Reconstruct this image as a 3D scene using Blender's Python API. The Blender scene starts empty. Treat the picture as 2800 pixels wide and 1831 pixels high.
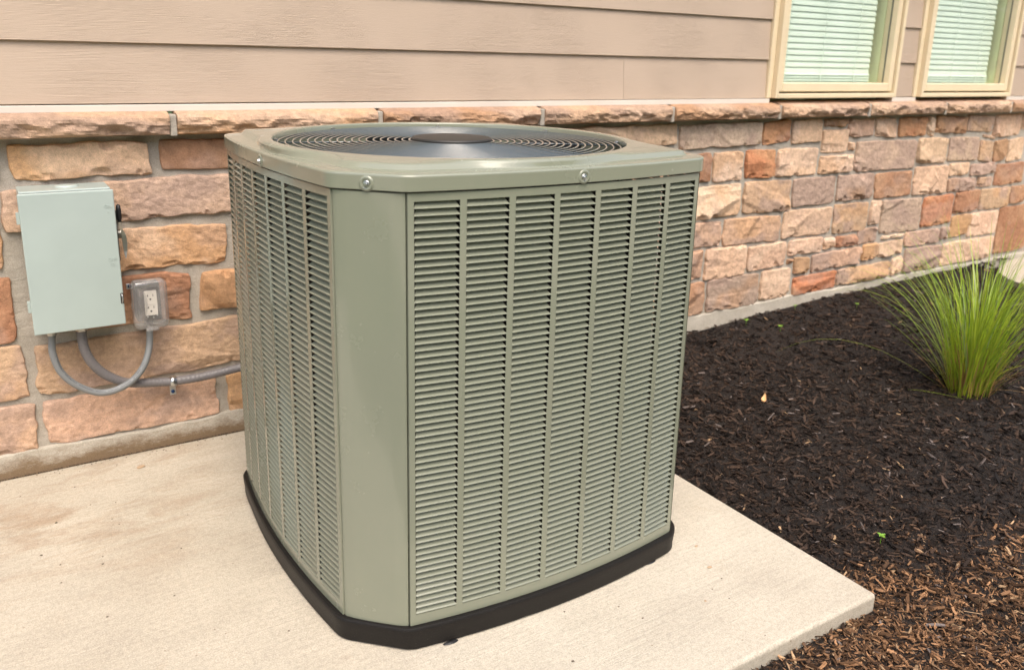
import bpy, math, random
import numpy as np
from mathutils import Vector, Matrix, Euler

random.seed(7)
RNG = np.random.default_rng(7)
SC = bpy.context.scene
COL = SC.collection
R = math.radians

# ------------------------------------------------------------------ camera
def make_camera():
    F, yaw, pitch, roll = 2309.33, 0.5706415, 0.2646761, 0.0254989
    cy, sy, cp, sp = math.cos(yaw), math.sin(yaw), math.cos(pitch), math.sin(pitch)
    f = Vector((sy*cp, cy*cp, -sp)); r = Vector((cy, -sy, 0)); u = r.cross(f)
    r2 = math.cos(roll)*r + math.sin(roll)*u
    u2 = -math.sin(roll)*r + math.cos(roll)*u
    m = Matrix((( r2.x, u2.x, -f.x, -0.35369), (r2.y, u2.y, -f.y, -2.40254), (r2.z, u2.z, -f.z, 1.11147), (0, 0, 0, 1)))
    cam = bpy.data.cameras.new('camera')
    cam.sensor_width = 36; cam.lens = F/2800*36
    cam.shift_x = (1400-1393.0)/2800; cam.shift_y = -(915.5-772.8)/2800
    cam.clip_start = 0.05; cam.clip_end = 600
    cam.dof.use_dof = True; cam.dof.focus_distance = 1.9; cam.dof.aperture_fstop = 4.2
    o = bpy.data.objects.new('camera', cam); o.matrix_world = m
    COL.objects.link(o); SC.camera = o
make_camera()

# ------------------------------------------------------------------ world, sun, exposure
SUN_EL, SUN_AZ = 60, 196          # azimuth: degrees clockwise from +y (wall normal is -y)
w = bpy.data.worlds.new('World'); SC.world = w; w.use_nodes = True
nt = w.node_tree
sky = nt.nodes.new('ShaderNodeTexSky'); sky.sky_type = 'NISHITA'; sky.sun_disc = False
sky.sun_elevation = R(SUN_EL); sky.sun_rotation = R(SUN_AZ)
sky.air_density = 1.0; sky.dust_density = 5.5; sky.ozone_density = 1.0; sky.altitude = 50
nt.links.new(sky.outputs[0], nt.nodes['Background'].inputs[0])
nt.nodes['Background'].inputs[1].default_value = 0.15
sl = bpy.data.lights.new('sun', 'SUN'); sl.energy = 0.72; sl.angle = R(40); sl.color = (1.0, 0.92, 0.80)
so = bpy.data.objects.new('sun', sl); COL.objects.link(so)
sd = Vector((math.sin(R(SUN_AZ))*math.cos(R(SUN_EL)), math.cos(R(SUN_AZ))*math.cos(R(SUN_EL)), math.sin(R(SUN_EL))))
so.rotation_euler = sd.to_track_quat('Z', 'Y').to_euler()
so.location = (3, -6, 6)
SC.view_settings.view_transform = 'Standard'; SC.view_settings.look = 'None'
SC.view_settings.exposure = 1.12; SC.view_settings.gamma = 1; SC.view_settings.use_curve_mapping = False

# ------------------------------------------------------------------ helpers
def hsh(i, j, s):
    v = np.sin(i*127.1 + j*311.7 + s*74.7)*43758.5453
    return v - np.floor(v)
def vn(x, y, s=0):
    x = np.asarray(x, float); y = np.asarray(y, float)
    i = np.floor(x); j = np.floor(y); a = x-i; b = y-j
    a = a*a*(3-2*a); b = b*b*(3-2*b)
    return (hsh(i, j, s)*(1-a)+hsh(i+1, j, s)*a)*(1-b)+(hsh(i, j+1, s)*(1-a)+hsh(i+1, j+1, s)*a)*b
def fbm(x, y, s=0, o=4):
    t = 0; amp = .5; n = 0
    for k in range(o):
        t = t+amp*vn(x*2**k, y*2**k, s+k*13); n += amp; amp *= .5
    return t/n
def sstep(a, b, x):
    t = np.clip((x-a)/(b-a), 0, 1); return t*t*(3-2*t)

def link(name, me, mat, parent=None):
    o = bpy.data.objects.new(name, me); COL.objects.link(o)
    if mat is not None and not me.materials: me.materials.append(mat)
    if parent is not None: setp(o, parent)
    return o
def setp(o, parent):
    o.parent = parent
    root = parent
    while root.parent is not None: root = root.parent
    if root.type == 'EMPTY' and parent is root:
        o.matrix_parent_inverse = Matrix.Translation(-root.location)
def empty(name, loc, label, cat, group=None):
    o = bpy.data.objects.new(name, None); o.empty_display_size = .1; o.location = loc
    COL.objects.link(o); tag(o, label, cat, group); return o
def tag(o, label=None, cat=None, group=None, kind=None):
    if label: o['label'] = label
    if cat: o['category'] = cat
    if group: o['group'] = group
    if kind: o['kind'] = kind
    return o
class MB:
    def __init__(s): s.v = []; s.f = []
    def add(s, v, f):
        n = len(s.v); s.v += [tuple(map(float, p)) for p in v]; s.f += [tuple(i+n for i in q) for q in f]; return s
    def box(s, x0, x1, y0, y1, z0, z1):
        v = [(x0,y0,z0),(x1,y0,z0),(x1,y1,z0),(x0,y1,z0),(x0,y0,z1),(x1,y0,z1),(x1,y1,z1),(x0,y1,z1)]
        return s.add(v, [(0,3,2,1),(4,5,6,7),(0,1,5,4),(1,2,6,5),(2,3,7,6),(3,0,4,7)])
    def tube(s, pts, rad, n=10, caps=True):
        pts = [Vector(p) for p in pts]; m = len(pts)
        rr = rad if hasattr(rad, '__len__') else [rad]*m
        V = []; up = None
        for i, p in enumerate(pts):
            t = (pts[min(i+1, m-1)]-pts[max(i-1, 0)]).normalized()
            if up is None:
                up = Vector((0,0,1)) if abs(t.z) < .9 else Vector((0,1,0))
            a = t.cross(up).normalized(); up = a.cross(t).normalized()
            for k in range(n):
                th = 2*math.pi*k/n; V.append(p+a*math.cos(th)*rr[i]+up*math.sin(th)*rr[i])
        Fc = []
        for i in range(m-1):
            for k in range(n):
                Fc.append((i*n+k, i*n+(k+1)%n, (i+1)*n+(k+1)%n, (i+1)*n+k))
        if caps: Fc.append(tuple(range(n-1,-1,-1))); Fc.append(tuple((m-1)*n+k for k in range(n)))
        return s.add(V, Fc)
    def lathe(s, prof, c, n=48, axis='z'):
        V = []
        for r_, h in prof:
            for k in range(n):
                th = 2*math.pi*k/n; a, b = r_*math.cos(th), r_*math.sin(th)
                V.append((c[0]+a, c[1]+b, c[2]+h) if axis == 'z' else (c[0]+a, c[1]+h, c[2]+b) if axis == 'y' else (c[0]+h, c[1]+a, c[2]+b))
        Fc = []
        for i in range(len(prof)-1):
            for k in range(n): Fc.append((i*n+k, i*n+(k+1)%n, (i+1)*n+(k+1)%n, (i+1)*n+k))
        return s.add(V, Fc)
    def mesh(s, name, smooth=False, recalc=True):
        me = bpy.data.meshes.new(name); me.from_pydata(s.v, [], s.f)
        if recalc:
            import bmesh
            b = bmesh.new(); b.from_mesh(me); bmesh.ops.recalc_face_normals(b, faces=b.faces); b.to_mesh(me); b.free()
        if smooth: me.polygons.foreach_set('use_smooth', [True]*len(me.polygons))
        me.update(); return me
    def obj(s, name, mat, parent=None, smooth=False, bevel=0, seg=2, recalc=True):
        o = link(name, s.mesh(name, smooth, recalc), mat, parent)
        if bevel:
            m = o.modifiers.new('bevel', 'BEVEL'); m.width = bevel; m.segments = seg; m.limit_method = 'ANGLE'; m.angle_limit = R(35)
            m.harden_normals = False
        return o
def fast_mesh(name, V, F4, col=None, smooth=False):
    """V (n,3) float, F4 (m,4) int quads"""
    me = bpy.data.meshes.new(name); V = np.ascontiguousarray(V, np.float32); F4 = np.ascontiguousarray(F4, np.int32)
    me.vertices.add(len(V)); me.vertices.foreach_set('co', V.ravel())
    me.loops.add(F4.size); me.loops.foreach_set('vertex_index', F4.ravel())
    me.polygons.add(len(F4)); me.polygons.foreach_set('loop_start', np.arange(0, F4.size, 4, dtype=np.int32))
    me.polygons.foreach_set('loop_total', np.full(len(F4), 4, np.int32))
    me.polygons.foreach_set('use_smooth', np.full(len(F4), bool(smooth)))
    me.update(calc_edges=True); me.validate()
    if col is not None:
        at = me.color_attributes.new('Col', 'FLOAT_COLOR', 'POINT')
        c = np.ones((len(V), 4), np.float32); c[:, :3] = col; at.data.foreach_set('color', c.ravel())
    return me
def grid_faces(nu, nv):
    i = np.arange(nu-1)[:, None]; j = np.arange(nv-1)[None, :]
    a = (i*nv+j).ravel()
    return np.stack([a, a+nv, a+nv+1, a+1], 1)

# ------------------------------------------------------------------ materials
def nodes(name):
    m = bpy.data.materials.new(name); m.use_nodes = True
    t = m.node_tree; b = t.nodes['Principled BSDF']; return m, t, b
def N(t, typ, **kw):
    n = t.nodes.new(typ)
    for k, v in kw.items():
        if k in n.inputs: n.inputs[k].default_value = v
        else: setattr(n, k, v)
    return n
def coords(t, scale=(1,1,1), rot=(0,0,0), kind='Object'):
    g = N(t, 'ShaderNodeTexCoord'); m = N(t, 'ShaderNodeMapping')
    m.inputs['Scale'].default_value = scale; m.inputs['Rotation'].default_value = rot
    t.links.new(g.outputs[kind], m.inputs[0]); return m.outputs[0]
def noise(t, vec, scale, detail=4, rough=.55, dist=0):
    n = N(t, 'ShaderNodeTexNoise'); n.inputs['Scale'].default_value = scale; n.inputs['Detail'].default_value = detail
    n.inputs['Roughness'].default_value = rough; n.inputs['Distortion'].default_value = dist
    t.links.new(vec, n.inputs['Vector']); return n.outputs[0]
def ramp(t, fac, stops):
    n = N(t, 'ShaderNodeValToRGB'); e = n.color_ramp.elements
    while len(e) < len(stops): e.new(.5)
    for k, (p, c) in enumerate(stops):
        e[k].position = p; e[k].color = (c[0], c[1], c[2], 1) if hasattr(c, '__len__') else (c, c, c, 1)
    t.links.new(fac, n.inputs[0]); return n.outputs[0]
def mix(t, f, a, b, mode='MIX'):
    n = N(t, 'ShaderNodeMix', data_type='RGBA', blend_type=mode)
    for i, v in ((0, f), (6, a), (7, b)):
        if hasattr(v, 'is_output'): t.links.new(v, n.inputs[i])
        elif i == 0: n.inputs[0].default_value = v
        else: n.inputs[i].default_value = (*v, 1) if hasattr(v, '__len__') else (v, v, v, 1)
    return n.outputs[2]
def bump(t, h, strength, dist, prev=None):
    n = N(t, 'ShaderNodeBump'); n.inputs['Strength'].default_value = strength; n.inputs['Distance'].default_value = dist
    t.links.new(h, n.inputs['Height'])
    if prev is not None: t.links.new(prev, n.inputs['Normal'])
    return n.outputs[0]
def simple(name, col, rough=.5, metal=0, coat=0, spec=.5, bmp=0, bscale=300):
    m, t, b = nodes(name); b.inputs['Base Color'].default_value = (*col, 1); b.inputs['Roughness'].default_value = rough
    b.inputs['Metallic'].default_value = metal; b.inputs['Coat Weight'].default_value = coat; b.inputs['Coat Roughness'].default_value = .08
    b.inputs['Specular IOR Level'].default_value = spec
    v = coords(t); n = noise(t, v, 6, 3)
    c = mix(t, n, tuple(x*.86 for x in col), tuple(min(1, x*1.12) for x in col)); t.links.new(c, b.inputs['Base Color'])
    if bmp: t.links.new(bump(t, noise(t, v, bscale, 3), bmp, .001), b.inputs['Normal'])
    return m

def m_paint():
    m, t, b = nodes('sage_paint'); v = coords(t)
    base = (.208, .224, .164)
    c = mix(t, ramp(t, noise(t, v, 3.2, 5, .6), [(.35, 0), (.7, 1)]), base, (.228, .240, .178))
    # dusty smears left by hands and rain
    sm = ramp(t, noise(t, coords(t, (1.0, 1.0, .45)), 16, 9, .78, .8), [(.48, 0), (.85, 1)])
    c = mix(t, N_mul(t, sm, .07), c, (.36, .32, .26))
    spk = ramp(t, noise(t, v, 150, 3, .8), [(.66, 0), (.76, 1)])
    c = mix(t, N_mul(t, spk, .12), c, (.42, .38, .32))
    t.links.new(c, b.inputs['Base Color'])
    r_ = ramp(t, noise(t, v, 9, 5, .65), [(.3, .17), (.7, .30)]); t.links.new(r_, b.inputs['Roughness'])
    b.inputs['Coat Weight'].default_value = .55; b.inputs['Coat Roughness'].default_value = .07; b.inputs['Specular IOR Level'].default_value = .5
    n1 = bump(t, noise(t, v, 5, 2), .10, .004)
    n2 = bump(t, noise(t, v, 500, 2), .05, .0006, n1)
    t.links.new(n2, b.inputs['Normal']); return m
def N_mul(t, a, k):
    n = N(t, 'ShaderNodeMath', operation='MULTIPLY'); n.inputs[1].default_value = k; t.links.new(a, n.inputs[0]); return n.outputs[0]
def m_stone():
    m, t, b = nodes('split_stone'); v = coords(t)
    a = N(t, 'ShaderNodeVertexColor', layer_name='Col').outputs[0]
    f = ramp(t, noise(t, v, 55, 6, .7), [(.3, .72), (.72, 1.22)])
    c = mix(t, 1.0, a, f, 'MULTIPLY')
    f2 = ramp(t, noise(t, v, 420, 3, .6), [(.3, .80), (.7, 1.16)])
    c = mix(t, 1.0, c, f2, 'MULTIPLY')
    t.links.new(c, b.inputs['Base Color']); b.inputs['Roughness'].default_value = .88; b.inputs['Specular IOR Level'].default_value = .25
    n1 = bump(t, noise(t, coords(t, (1, 1, 1.6)), 22, 7, .55, .3), .55, .008)
    n2 = bump(t, noise(t, v, 230, 6, .75), .8, .0020, n1)
    t.links.new(n2, b.inputs['Normal']); return m
def m_mortar():
    m, t, b = nodes('mortar'); v = coords(t)
    c = mix(t, ramp(t, noise(t, v, 9, 6, .65), [(.3, 0), (.7, 1)]), (.34, .305, .25), (.47, .43, .365))
    sand = ramp(t, noise(t, v, 380, 3, .7), [(.35, .80), (.7, 1.14)])
    t.links.new(mix(t, 1.0, c, sand, 'MULTIPLY'), b.inputs['Base Color']); b.inputs['Roughness'].default_value = .93
    n1 = bump(t, noise(t, coords(t, (.35, 1, 1)), 45, 6, .6, .4), .6, .006)
    t.links.new(bump(t, noise(t, v, 300, 4, .7), .5, .002, n1), b.inputs['Normal']); return m
def m_siding():
    m, t, b = nodes('siding_paint'); v = coords(t, (1, 1, 1))
    rnd = N(t, 'ShaderNodeObjectInfo').outputs['Random']
    off = N(t, 'ShaderNodeVectorMath', operation='ADD'); t.links.new(v, off.inputs[0])
    k = N(t, 'ShaderNodeCombineXYZ'); t.links.new(N_mul(t, rnd, 13), k.inputs[0]); t.links.new(k.outputs[0], off.inputs[1])
    mp = N(t, 'ShaderNodeMapping'); mp.inputs['Scale'].default_value = (1.6, 8, 46); t.links.new(off.outputs[0], mp.inputs[0])
    wv = N(t, 'ShaderNodeTexWave', wave_type='BANDS', bands_direction='Z'); wv.inputs['Scale'].default_value = 2.6
    wv.inputs['Distortion'].default_value = 9.0; wv.inputs['Detail'].default_value = 4; wv.inputs['Detail Scale'].default_value = .55; wv.inputs['Detail Roughness'].default_value = .62
    t.links.new(mp.outputs[0], wv.inputs[0])
    mp2 = N(t, 'ShaderNodeMapping'); mp2.inputs['Scale'].default_value = (9, 60, 150); t.links.new(off.outputs[0], mp2.inputs[0])
    fine = noise(t, mp2.outputs[0], 3.0, 5, .65)
    c = mix(t, ramp(t, noise(t, off.outputs[0], 2.5, 4), [(.3, 0), (.7, 1)]), (.485, .380, .290), (.510, .402, .310))
    t.links.new(c, b.inputs['Base Color']); b.inputs['Roughness'].default_value = .62; b.inputs['Specular IOR Level'].default_value = .35
    msk = ramp(t, noise(t, off.outputs[0], 3.5, 3), [(.38, .1), (.62, 1)])
    h = mix(t, 1.0, wv.outputs[0], msk, 'MULTIPLY')
    n1 = bump(t, h, .6, .0014); t.links.new(bump(t, fine, .5, .0012, n1), b.inputs['Normal']); return m
def m_concrete():
    m, t, b = nodes('pad_concrete'); v = coords(t)
    sep = N(t, 'ShaderNodeSeparateXYZ'); t.links.new(v, sep.inputs[0])
    c = mix(t, ramp(t, noise(t, v, 2.2, 6, .6), [(.32, 0), (.70, 1)]), (.440, .392, .308), (.525, .478, .385))
    # rusty brown water stain, long in x, near the house on the left
    st = N_mul(t, ramp(t, noise(t, coords(t, (2.2, 6, 1)), 1.6, 7, .7, .6), [(.46, 0), (.66, 1)]), .55)
    mx = N(t, 'ShaderNodeMapRange'); mx.inputs[1].default_value = -.72; mx.inputs[2].default_value = -.42; t.links.new(sep.outputs[1], mx.inputs[0])
    mz = N(t, 'ShaderNodeMapRange'); mz.inputs[1].default_value = .3; mz.inputs[2].default_value = -.1; t.links.new(sep.outputs[0], mz.inputs[0])
    k = N(t, 'ShaderNodeMath', operation='MULTIPLY'); t.links.new(mx.outputs[0], k.inputs[0]); t.links.new(mz.outputs[0], k.inputs[1])
    k2 = N(t, 'ShaderNodeMath', operation='MULTIPLY'); t.links.new(k.outputs[0], k2.inputs[0]); t.links.new(st, k2.inputs[1])
    c = mix(t, k2.outputs[0], c, (.27, .16, .08))
    blot = ramp(t, noise(t, v, 11, 5, .7), [(.60, 0), (.76, 1)])
    c = mix(t, N_mul(t, blot, .26), c, (.36, .25, .15))
    big = ramp(t, noise(t, coords(t, (1, 1.6, 1)), 4.5, 6, .7, .5), [(.35, .94), (.65, 1.03)])
    c = mix(t, 1.0, c, big, 'MULTIPLY')
    sand = ramp(t, noise(t, v, 330, 4, .8), [(.34, .72), (.58, 1.08)])
    c = mix(t, 1.0, c, sand, 'MULTIPLY')
    mid_ = ramp(t, noise(t, v, 95, 6, .8), [(.36, .84), (.56, 1.05)])
    c = mix(t, 1.0, c, mid_, 'MULTIPLY')
    streak = ramp(t, noise(t, coords(t, (6, 150, 1)), 1.0, 5, .7), [(.38, .95), (.60, 1.03)])
    c = mix(t, 1.0, c, streak, 'MULTIPLY')
    pits = N(t, 'ShaderNodeTexVoronoi'); pits.inputs['Scale'].default_value = 36; t.links.new(v, pits.inputs['Vector'])
    pm = ramp(t, pits.outputs['Distance'], [(.035, 0), (.075, 1)])
    sel = ramp(t, noise(t, v, 6, 3), [(.52, 1), (.60, 0)])
    pm2 = mix(t, 1.0, pm, sel, 'LIGHTEN')
    c = mix(t, pm2, (.20, .15, .10), c)
    t.links.new(c, b.inputs['Base Color']); b.inputs['Roughness'].default_value = .85; b.inputs['Specular IOR Level'].default_value = .3
    # broom lines run along x; a trowelled border band stays smooth
    br = noise(t, coords(t, (5, 330, 1)), 1.0, 3, .55)
    g1 = N(t, 'ShaderNodeMath', operation='LESS_THAN'); g1.inputs[1].default_value = 1.105; t.links.new(sep.outputs[0], g1.inputs[0])
    g2 = N(t, 'ShaderNodeMath', operation='GREATER_THAN'); g2.inputs[1].default_value = -1.405; t.links.new(sep.outputs[1], g2.inputs[0])
    g = N(t, 'ShaderNodeMath', operation='MULTIPLY'); t.links.new(g1.outputs[0], g.inputs[0]); t.links.new(g2.outputs[0], g.inputs[1])
    h = N(t, 'ShaderNodeMath', operation='MULTIPLY'); t.links.new(br, h.inputs[0]); t.links.new(g.outputs[0], h.inputs[1])
    n1 = bump(t, h.outputs[0], .6, .0026); n2 = bump(t, noise(t, v, 300, 4, .75), .5, .0018, n1)
    t.links.new(bump(t, pm2, .4, .002, n2), b.inputs['Normal']); return m
def m_foundation():
    m, t, b = nodes('foundation_concrete'); v = coords(t)
    sep = N(t, 'ShaderNodeSeparateXYZ'); t.links.new(v, sep.inputs[0])
    c = mix(t, ramp(t, noise(t, v, 14, 6, .7), [(.35, 0), (.7, 1)]), (.43, .385, .31), (.56, .515, .43))
    # splash dirt climbing unevenly from the slab
    h = N(t, 'ShaderNodeMath', operation='ADD'); t.links.new(sep.outputs[2], h.inputs[0])
    t.links.new(N_mul(t, noise(t, coords(t, (1, 1, 2)), 17, 8, .8), -.105), h.inputs[1])
    d = N(t, 'ShaderNodeMapRange'); d.inputs[1].default_value = .000; d.inputs[2].default_value = -.034; t.links.new(h.outputs[0], d.inputs[0])
    lx = N(t, 'ShaderNodeMapRange'); lx.inputs[1].default_value = 1.6; lx.inputs[2].default_value = 1.0; t.links.new(sep.outputs[0], lx.inputs[0])
    dm = N(t, 'ShaderNodeMath', operation='MULTIPLY'); t.links.new(d.outputs[0], dm.inputs[0]); t.links.new(lx.outputs[0], dm.inputs[1])
    c = mix(t, dm.outputs[0], c, (.21, .145, .085))
    t.links.new(mix(t, 1.0, c, ramp(t, noise(t, v, 300, 4, .7), [(.3, .72), (.7, 1.15)]), 'MULTIPLY'), b.inputs['Base Color'])
    b.inputs['Roughness'].default_value = .92
    t.links.new(bump(t, noise(t, v, 120, 6, .7), .6, .004), b.inputs['Normal']); return m
def m_chips():
    m, t, b = nodes('wood_chip'); v = coords(t)
    a = N(t, 'ShaderNodeVertexColor', layer_name='Col').outputs[0]
    c = mix(t, 1.0, a, ramp(t, noise(t, v, 260, 4, .7), [(.3, .6), (.7, 1.35)]), 'MULTIPLY')
    t.links.new(c, b.inputs['Base Color']); b.inputs['Roughness'].default_value = .75; b.inputs['Specular IOR Level'].default_value = .22
    t.links.new(bump(t, noise(t, v, 500, 3), .5, .001), b.inputs['Normal']); return m
def m_soil():
    m, t, b = nodes('soil'); v = coords(t)
    c = mix(t, noise(t, v, 60, 6, .7), (.006, .004, .003), (.035, .022, .014)); t.links.new(c, b.inputs['Base Color'])
    b.inputs['Roughness'].default_value = .95
    t.links.new(bump(t, noise(t, v, 90, 6, .75), 1, .02), b.inputs['Normal']); return m
def m_base():
    m, t, b = nodes('black_plastic'); v = coords(t)
    sp = ramp(t, noise(t, v, 420, 3, .8), [(.60, 0), (.72, 1)])
    c = mix(t, noise(t, v, 8, 5), (.006, .0053, .005), (.012, .0105, .0095))
    c = mix(t, N_mul(t, sp, .45), c, (.12, .10, .08)); t.links.new(c, b.inputs['Base Color'])
    b.inputs['Roughness'].default_value = .5; b.inputs['Specular IOR Level'].default_value = .28
    t.links.new(bump(t, noise(t, v, 350, 4, .7), .45, .0015), b.inputs['Normal']); return m
def m_coil():
    m, t, b = nodes('coil_fins'); v = coords(t)
    c = mix(t, ramp(t, noise(t, v, 160, 5, .8), [(.45, 0), (.75, 1)]), (.006, .005, .004), (.06, .045, .035)); t.links.new(c, b.inputs['Base Color'])
    b.inputs['Roughness'].default_value = .7
    t.links.new(bump(t, noise(t, v, 280, 4, .8), 1, .01), b.inputs['Normal']); return m
def m_blade():
    m, t, b = nodes('grass_blade')
    a = N(t, 'ShaderNodeVertexColor', layer_name='Col').outputs[0]
    t.links.new(a, b.inputs['Base Color']); b.inputs['Roughness'].default_value = .42
    tr = N(t, 'ShaderNodeBsdfTranslucent'); t.links.new(a, tr.inputs[0])
    mx = N(t, 'ShaderNodeMixShader'); mx.inputs[0].default_value = .38
    t.links.new(b.outputs[0], mx.inputs[1]); t.links.new(tr.outputs[0], mx.inputs[2])
    t.links.new(mx.outputs[0], t.nodes['Material Output'].inputs[0]); return m
def m_glassy(name, tint, ior, rough, body=0, bodycol=(.8,.8,.8)):
    m, t, b = nodes(name); t.nodes.remove(b)
    tr = N(t, 'ShaderNodeBsdfTransparent'); tr.inputs[0].default_value = (*tint, 1)
    gl = N(t, 'ShaderNodeBsdfGlossy'); gl.inputs['Roughness'].default_value = rough
    lw = N(t, 'ShaderNodeLayerWeight'); lw.inputs[0].default_value = .5
    pw = N(t, 'ShaderNodeMath', operation='POWER'); pw.inputs[1].default_value = 4.0; t.links.new(lw.outputs['Facing'], pw.inputs[0])
    ad = N(t, 'ShaderNodeMath', operation='MULTIPLY_ADD'); ad.inputs[1].default_value = .92; ad.inputs[2].default_value = ior; t.links.new(pw.outputs[0], ad.inputs[0])
    mx = N(t, 'ShaderNodeMixShader'); t.links.new(ad.outputs[0], mx.inputs[0])
    src = tr.outputs[0]
    if body:
        df = N(t, 'ShaderNodeBsdfDiffuse'); df.inputs[0].default_value = (*bodycol, 1)
        m0 = N(t, 'ShaderNodeMixShader'); m0.inputs[0].default_value = body
        t.links.new(tr.outputs[0], m0.inputs[1]); t.links.new(df.outputs[0], m0.inputs[2]); src = m0.outputs[0]
    t.links.new(src, mx.inputs[1]); t.links.new(gl.outputs[0], mx.inputs[2])
    t.links.new(mx.outputs[0], t.nodes['Material Output'].inputs[0]); return m
def m_conduit(name, col, printband=False):
    m, t, b = nodes(name); v = coords(t)
    c = mix(t, noise(t, v, 12, 4), tuple(x*.85 for x in col), tuple(x*1.15 for x in col))
    t.links.new(c, b.inputs['Base Color']); b.inputs['Roughness'].default_value = .42
    return m
def m_lawn():
    m, t, b = nodes('lawn'); v = coords(t)
    c = mix(t, noise(t, v, 1.2, 6, .7), (.035, .075, .012), (.09, .15, .03)); t.links.new(c, b.inputs['Base Color']); b.inputs['Roughness'].default_value = .9
    t.links.new(bump(t, noise(t, v, 60, 4, .7), 1, .02), b.inputs['Normal']); return m

M = dict(paint=m_paint(), stone=m_stone(), mortar=m_mortar(), siding=m_siding(), concrete=m_concrete(), foundation=m_foundation(),
         chips=m_chips(), soil=m_soil(), base=m_base(), coil=m_coil(), blade=m_blade(), lawn=m_lawn(),
         guard=simple('guard_paint', (.075, .092, .094), .20, coat=1.0), hubcap=simple('hub_plastic', (.026, .025, .022), .50, bmp=.15),
         zinc=simple('zinc', (.62, .64, .64), .28, 1.0), dark=simple('dark_metal', (.025, .027, .03), .5, .3),
         frame=simple('window_vinyl', (.74, .62, .42), .4), white=simple('flashing_white', (.66, .61, .54), .5),
         slat=simple('blind_slat', (.80, .90, .82), .45), room=simple('room_wall', (.82, .85, .56), .8),  # slat: green cast of the window reflection is put into its colour
         boxp=simple('box_enamel', (.375, .445, .415), .36, coat=.3, bmp=.06), boxd=simple('box_gap', (.03, .035, .03), .7),
         blackp=simple('black_grip', (.012, .012, .013), .45), steel=simple('bare_steel', (.55, .53, .48), .3, 1.0),
         blue=simple('blue_screw', (.01, .04, .12), .35, .4), outletw=simple('outlet_white', (.80, .76, .68), .35),
         slot=simple('outlet_slot', (.03, .02, .02), .6), plate=simple('outlet_plate', (.05, .042, .04), .35),
         conA=m_conduit('conduit_small', (.20, .21, .21)), conB=m_conduit('conduit_large', (.165, .155, .155)),
         ink=simple('ink', (.03, .035, .05), .6),
         pebble=simple('pebble', (.42, .30, .19), .8, bmp=.5, bscale=90), leafm=simple('dry_leaf', (.62, .36, .16), .6),
         sprout=simple('sprout_leaf', (.16, .32, .03), .5), bark=simple('bark', (.10, .075, .05), .9), crown=None)
M['crown'] = simple('tree_leaves', (.24, .34, .08), .6)
def _tl(m):
    t = m.node_tree; b = t.nodes['Principled BSDF']; tr = N(t, 'ShaderNodeBsdfTranslucent'); tr.inputs[0].default_value = (.34, .48, .10, 1)
    mx = N(t, 'ShaderNodeMixShader'); mx.inputs[0].default_value = .5; t.links.new(b.outputs[0], mx.inputs[1]); t.links.new(tr.outputs[0], mx.inputs[2]); t.links.new(mx.outputs[0], t.nodes['Material Output'].inputs[0])
_tl(M['crown'])
M['spacer'] = simple('spacer_bar', (.10, .11, .10), .5)
M['glass'] = m_glassy('window_glass', (.97, 1.0, .96), .10, .0)
M['clear'] = m_glassy('clear_plastic', (.95, .95, .95), .08, .05, .13, (.78, .76, .74))

# ------------------------------------------------------------------ GROUND
PX1, PY0 = 1.197, -1.497            # outer corner of the pad
def mulch_z(x, y):
    x = np.asarray(x, float); y = np.asarray(y, float)
    z = -.040+.034*sstep(-1.52, -1.18, y)*sstep(.9, 1.25, x)
    z = z+.006*sstep(1.25, 1.75, x)*sstep(-2.2, -1.3, y)
    z = z+.055*sstep(1.6, 3.2, x)*sstep(-1.9, -.6, y)
    z = z+.012*(fbm(x*5, y*5, 3)-.5)+.02*(fbm(x*1.6, y*1.6, 9)-.5)*sstep(1.2, 1.6, x)
    return z+.014*sstep(3.2, 3.8, x)
nu = 260
xs = np.linspace(-1.5, 5.2, nu); ys = np.linspace(-2.9, .02, 130)
X, Y = np.meshgrid(xs, ys, indexing='ij')
Z = mulch_z(X, Y)
inpad = (X < PX1-.02) & (Y > PY0+.02)
Z = np.where(inpad, -.10, Z)
# falls away under the curved patio
pat = np.hypot(X-4.75, Y+.62)
Z = np.where((pat < .80) | (X > 4.6), np.minimum(Z, .030), Z)
o = link('soil', fast_mesh('soil', np.stack([X, Y, Z], -1).reshape(-1, 3), grid_faces(nu, 130), smooth=True), M['soil']); tag(o, kind='structure')
g = MB(); g.add([(-200,-200,-.13),(200,-200,-.13),(200,200,-.13),(-200,200,-.13)], [(0,1,2,3)]); tag(g.obj('ground', M['lawn']), kind='structure')

# lawn in front of the bed (behind the camera)
nl = 90
xs = np.linspace(-9, 14, nl); ys = np.linspace(-14, -2.85, nl); X, Y = np.meshgrid(xs, ys, indexing='ij')
o = link('lawn', fast_mesh('lawn', np.stack([X, Y, -.045+.02*fbm(X, Y, 5)], -1).reshape(-1, 3), grid_faces(nl, nl), smooth=True), M['lawn']); tag(o, kind='structure')


# concrete pad with an eased edge
def slab(name, x0, x1, y0, y1, z0, z1, mat, bev):
    b = MB().box(x0, x1, y0, y1, z0, z1); o = b.obj(name, mat, bevel=bev, seg=4); tag(o, kind='structure'); return o
slab('added_bounce_slab', -9, 14, -5.2, -3.3, -.16, -.012, M['concrete'], .008)  # unseen pale slab added behind the camera to bounce light onto the cabinet
slab('concrete_pad', -2.2, PX1, PY0, -.013, -.16, 0, M['concrete'], .009)
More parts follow.
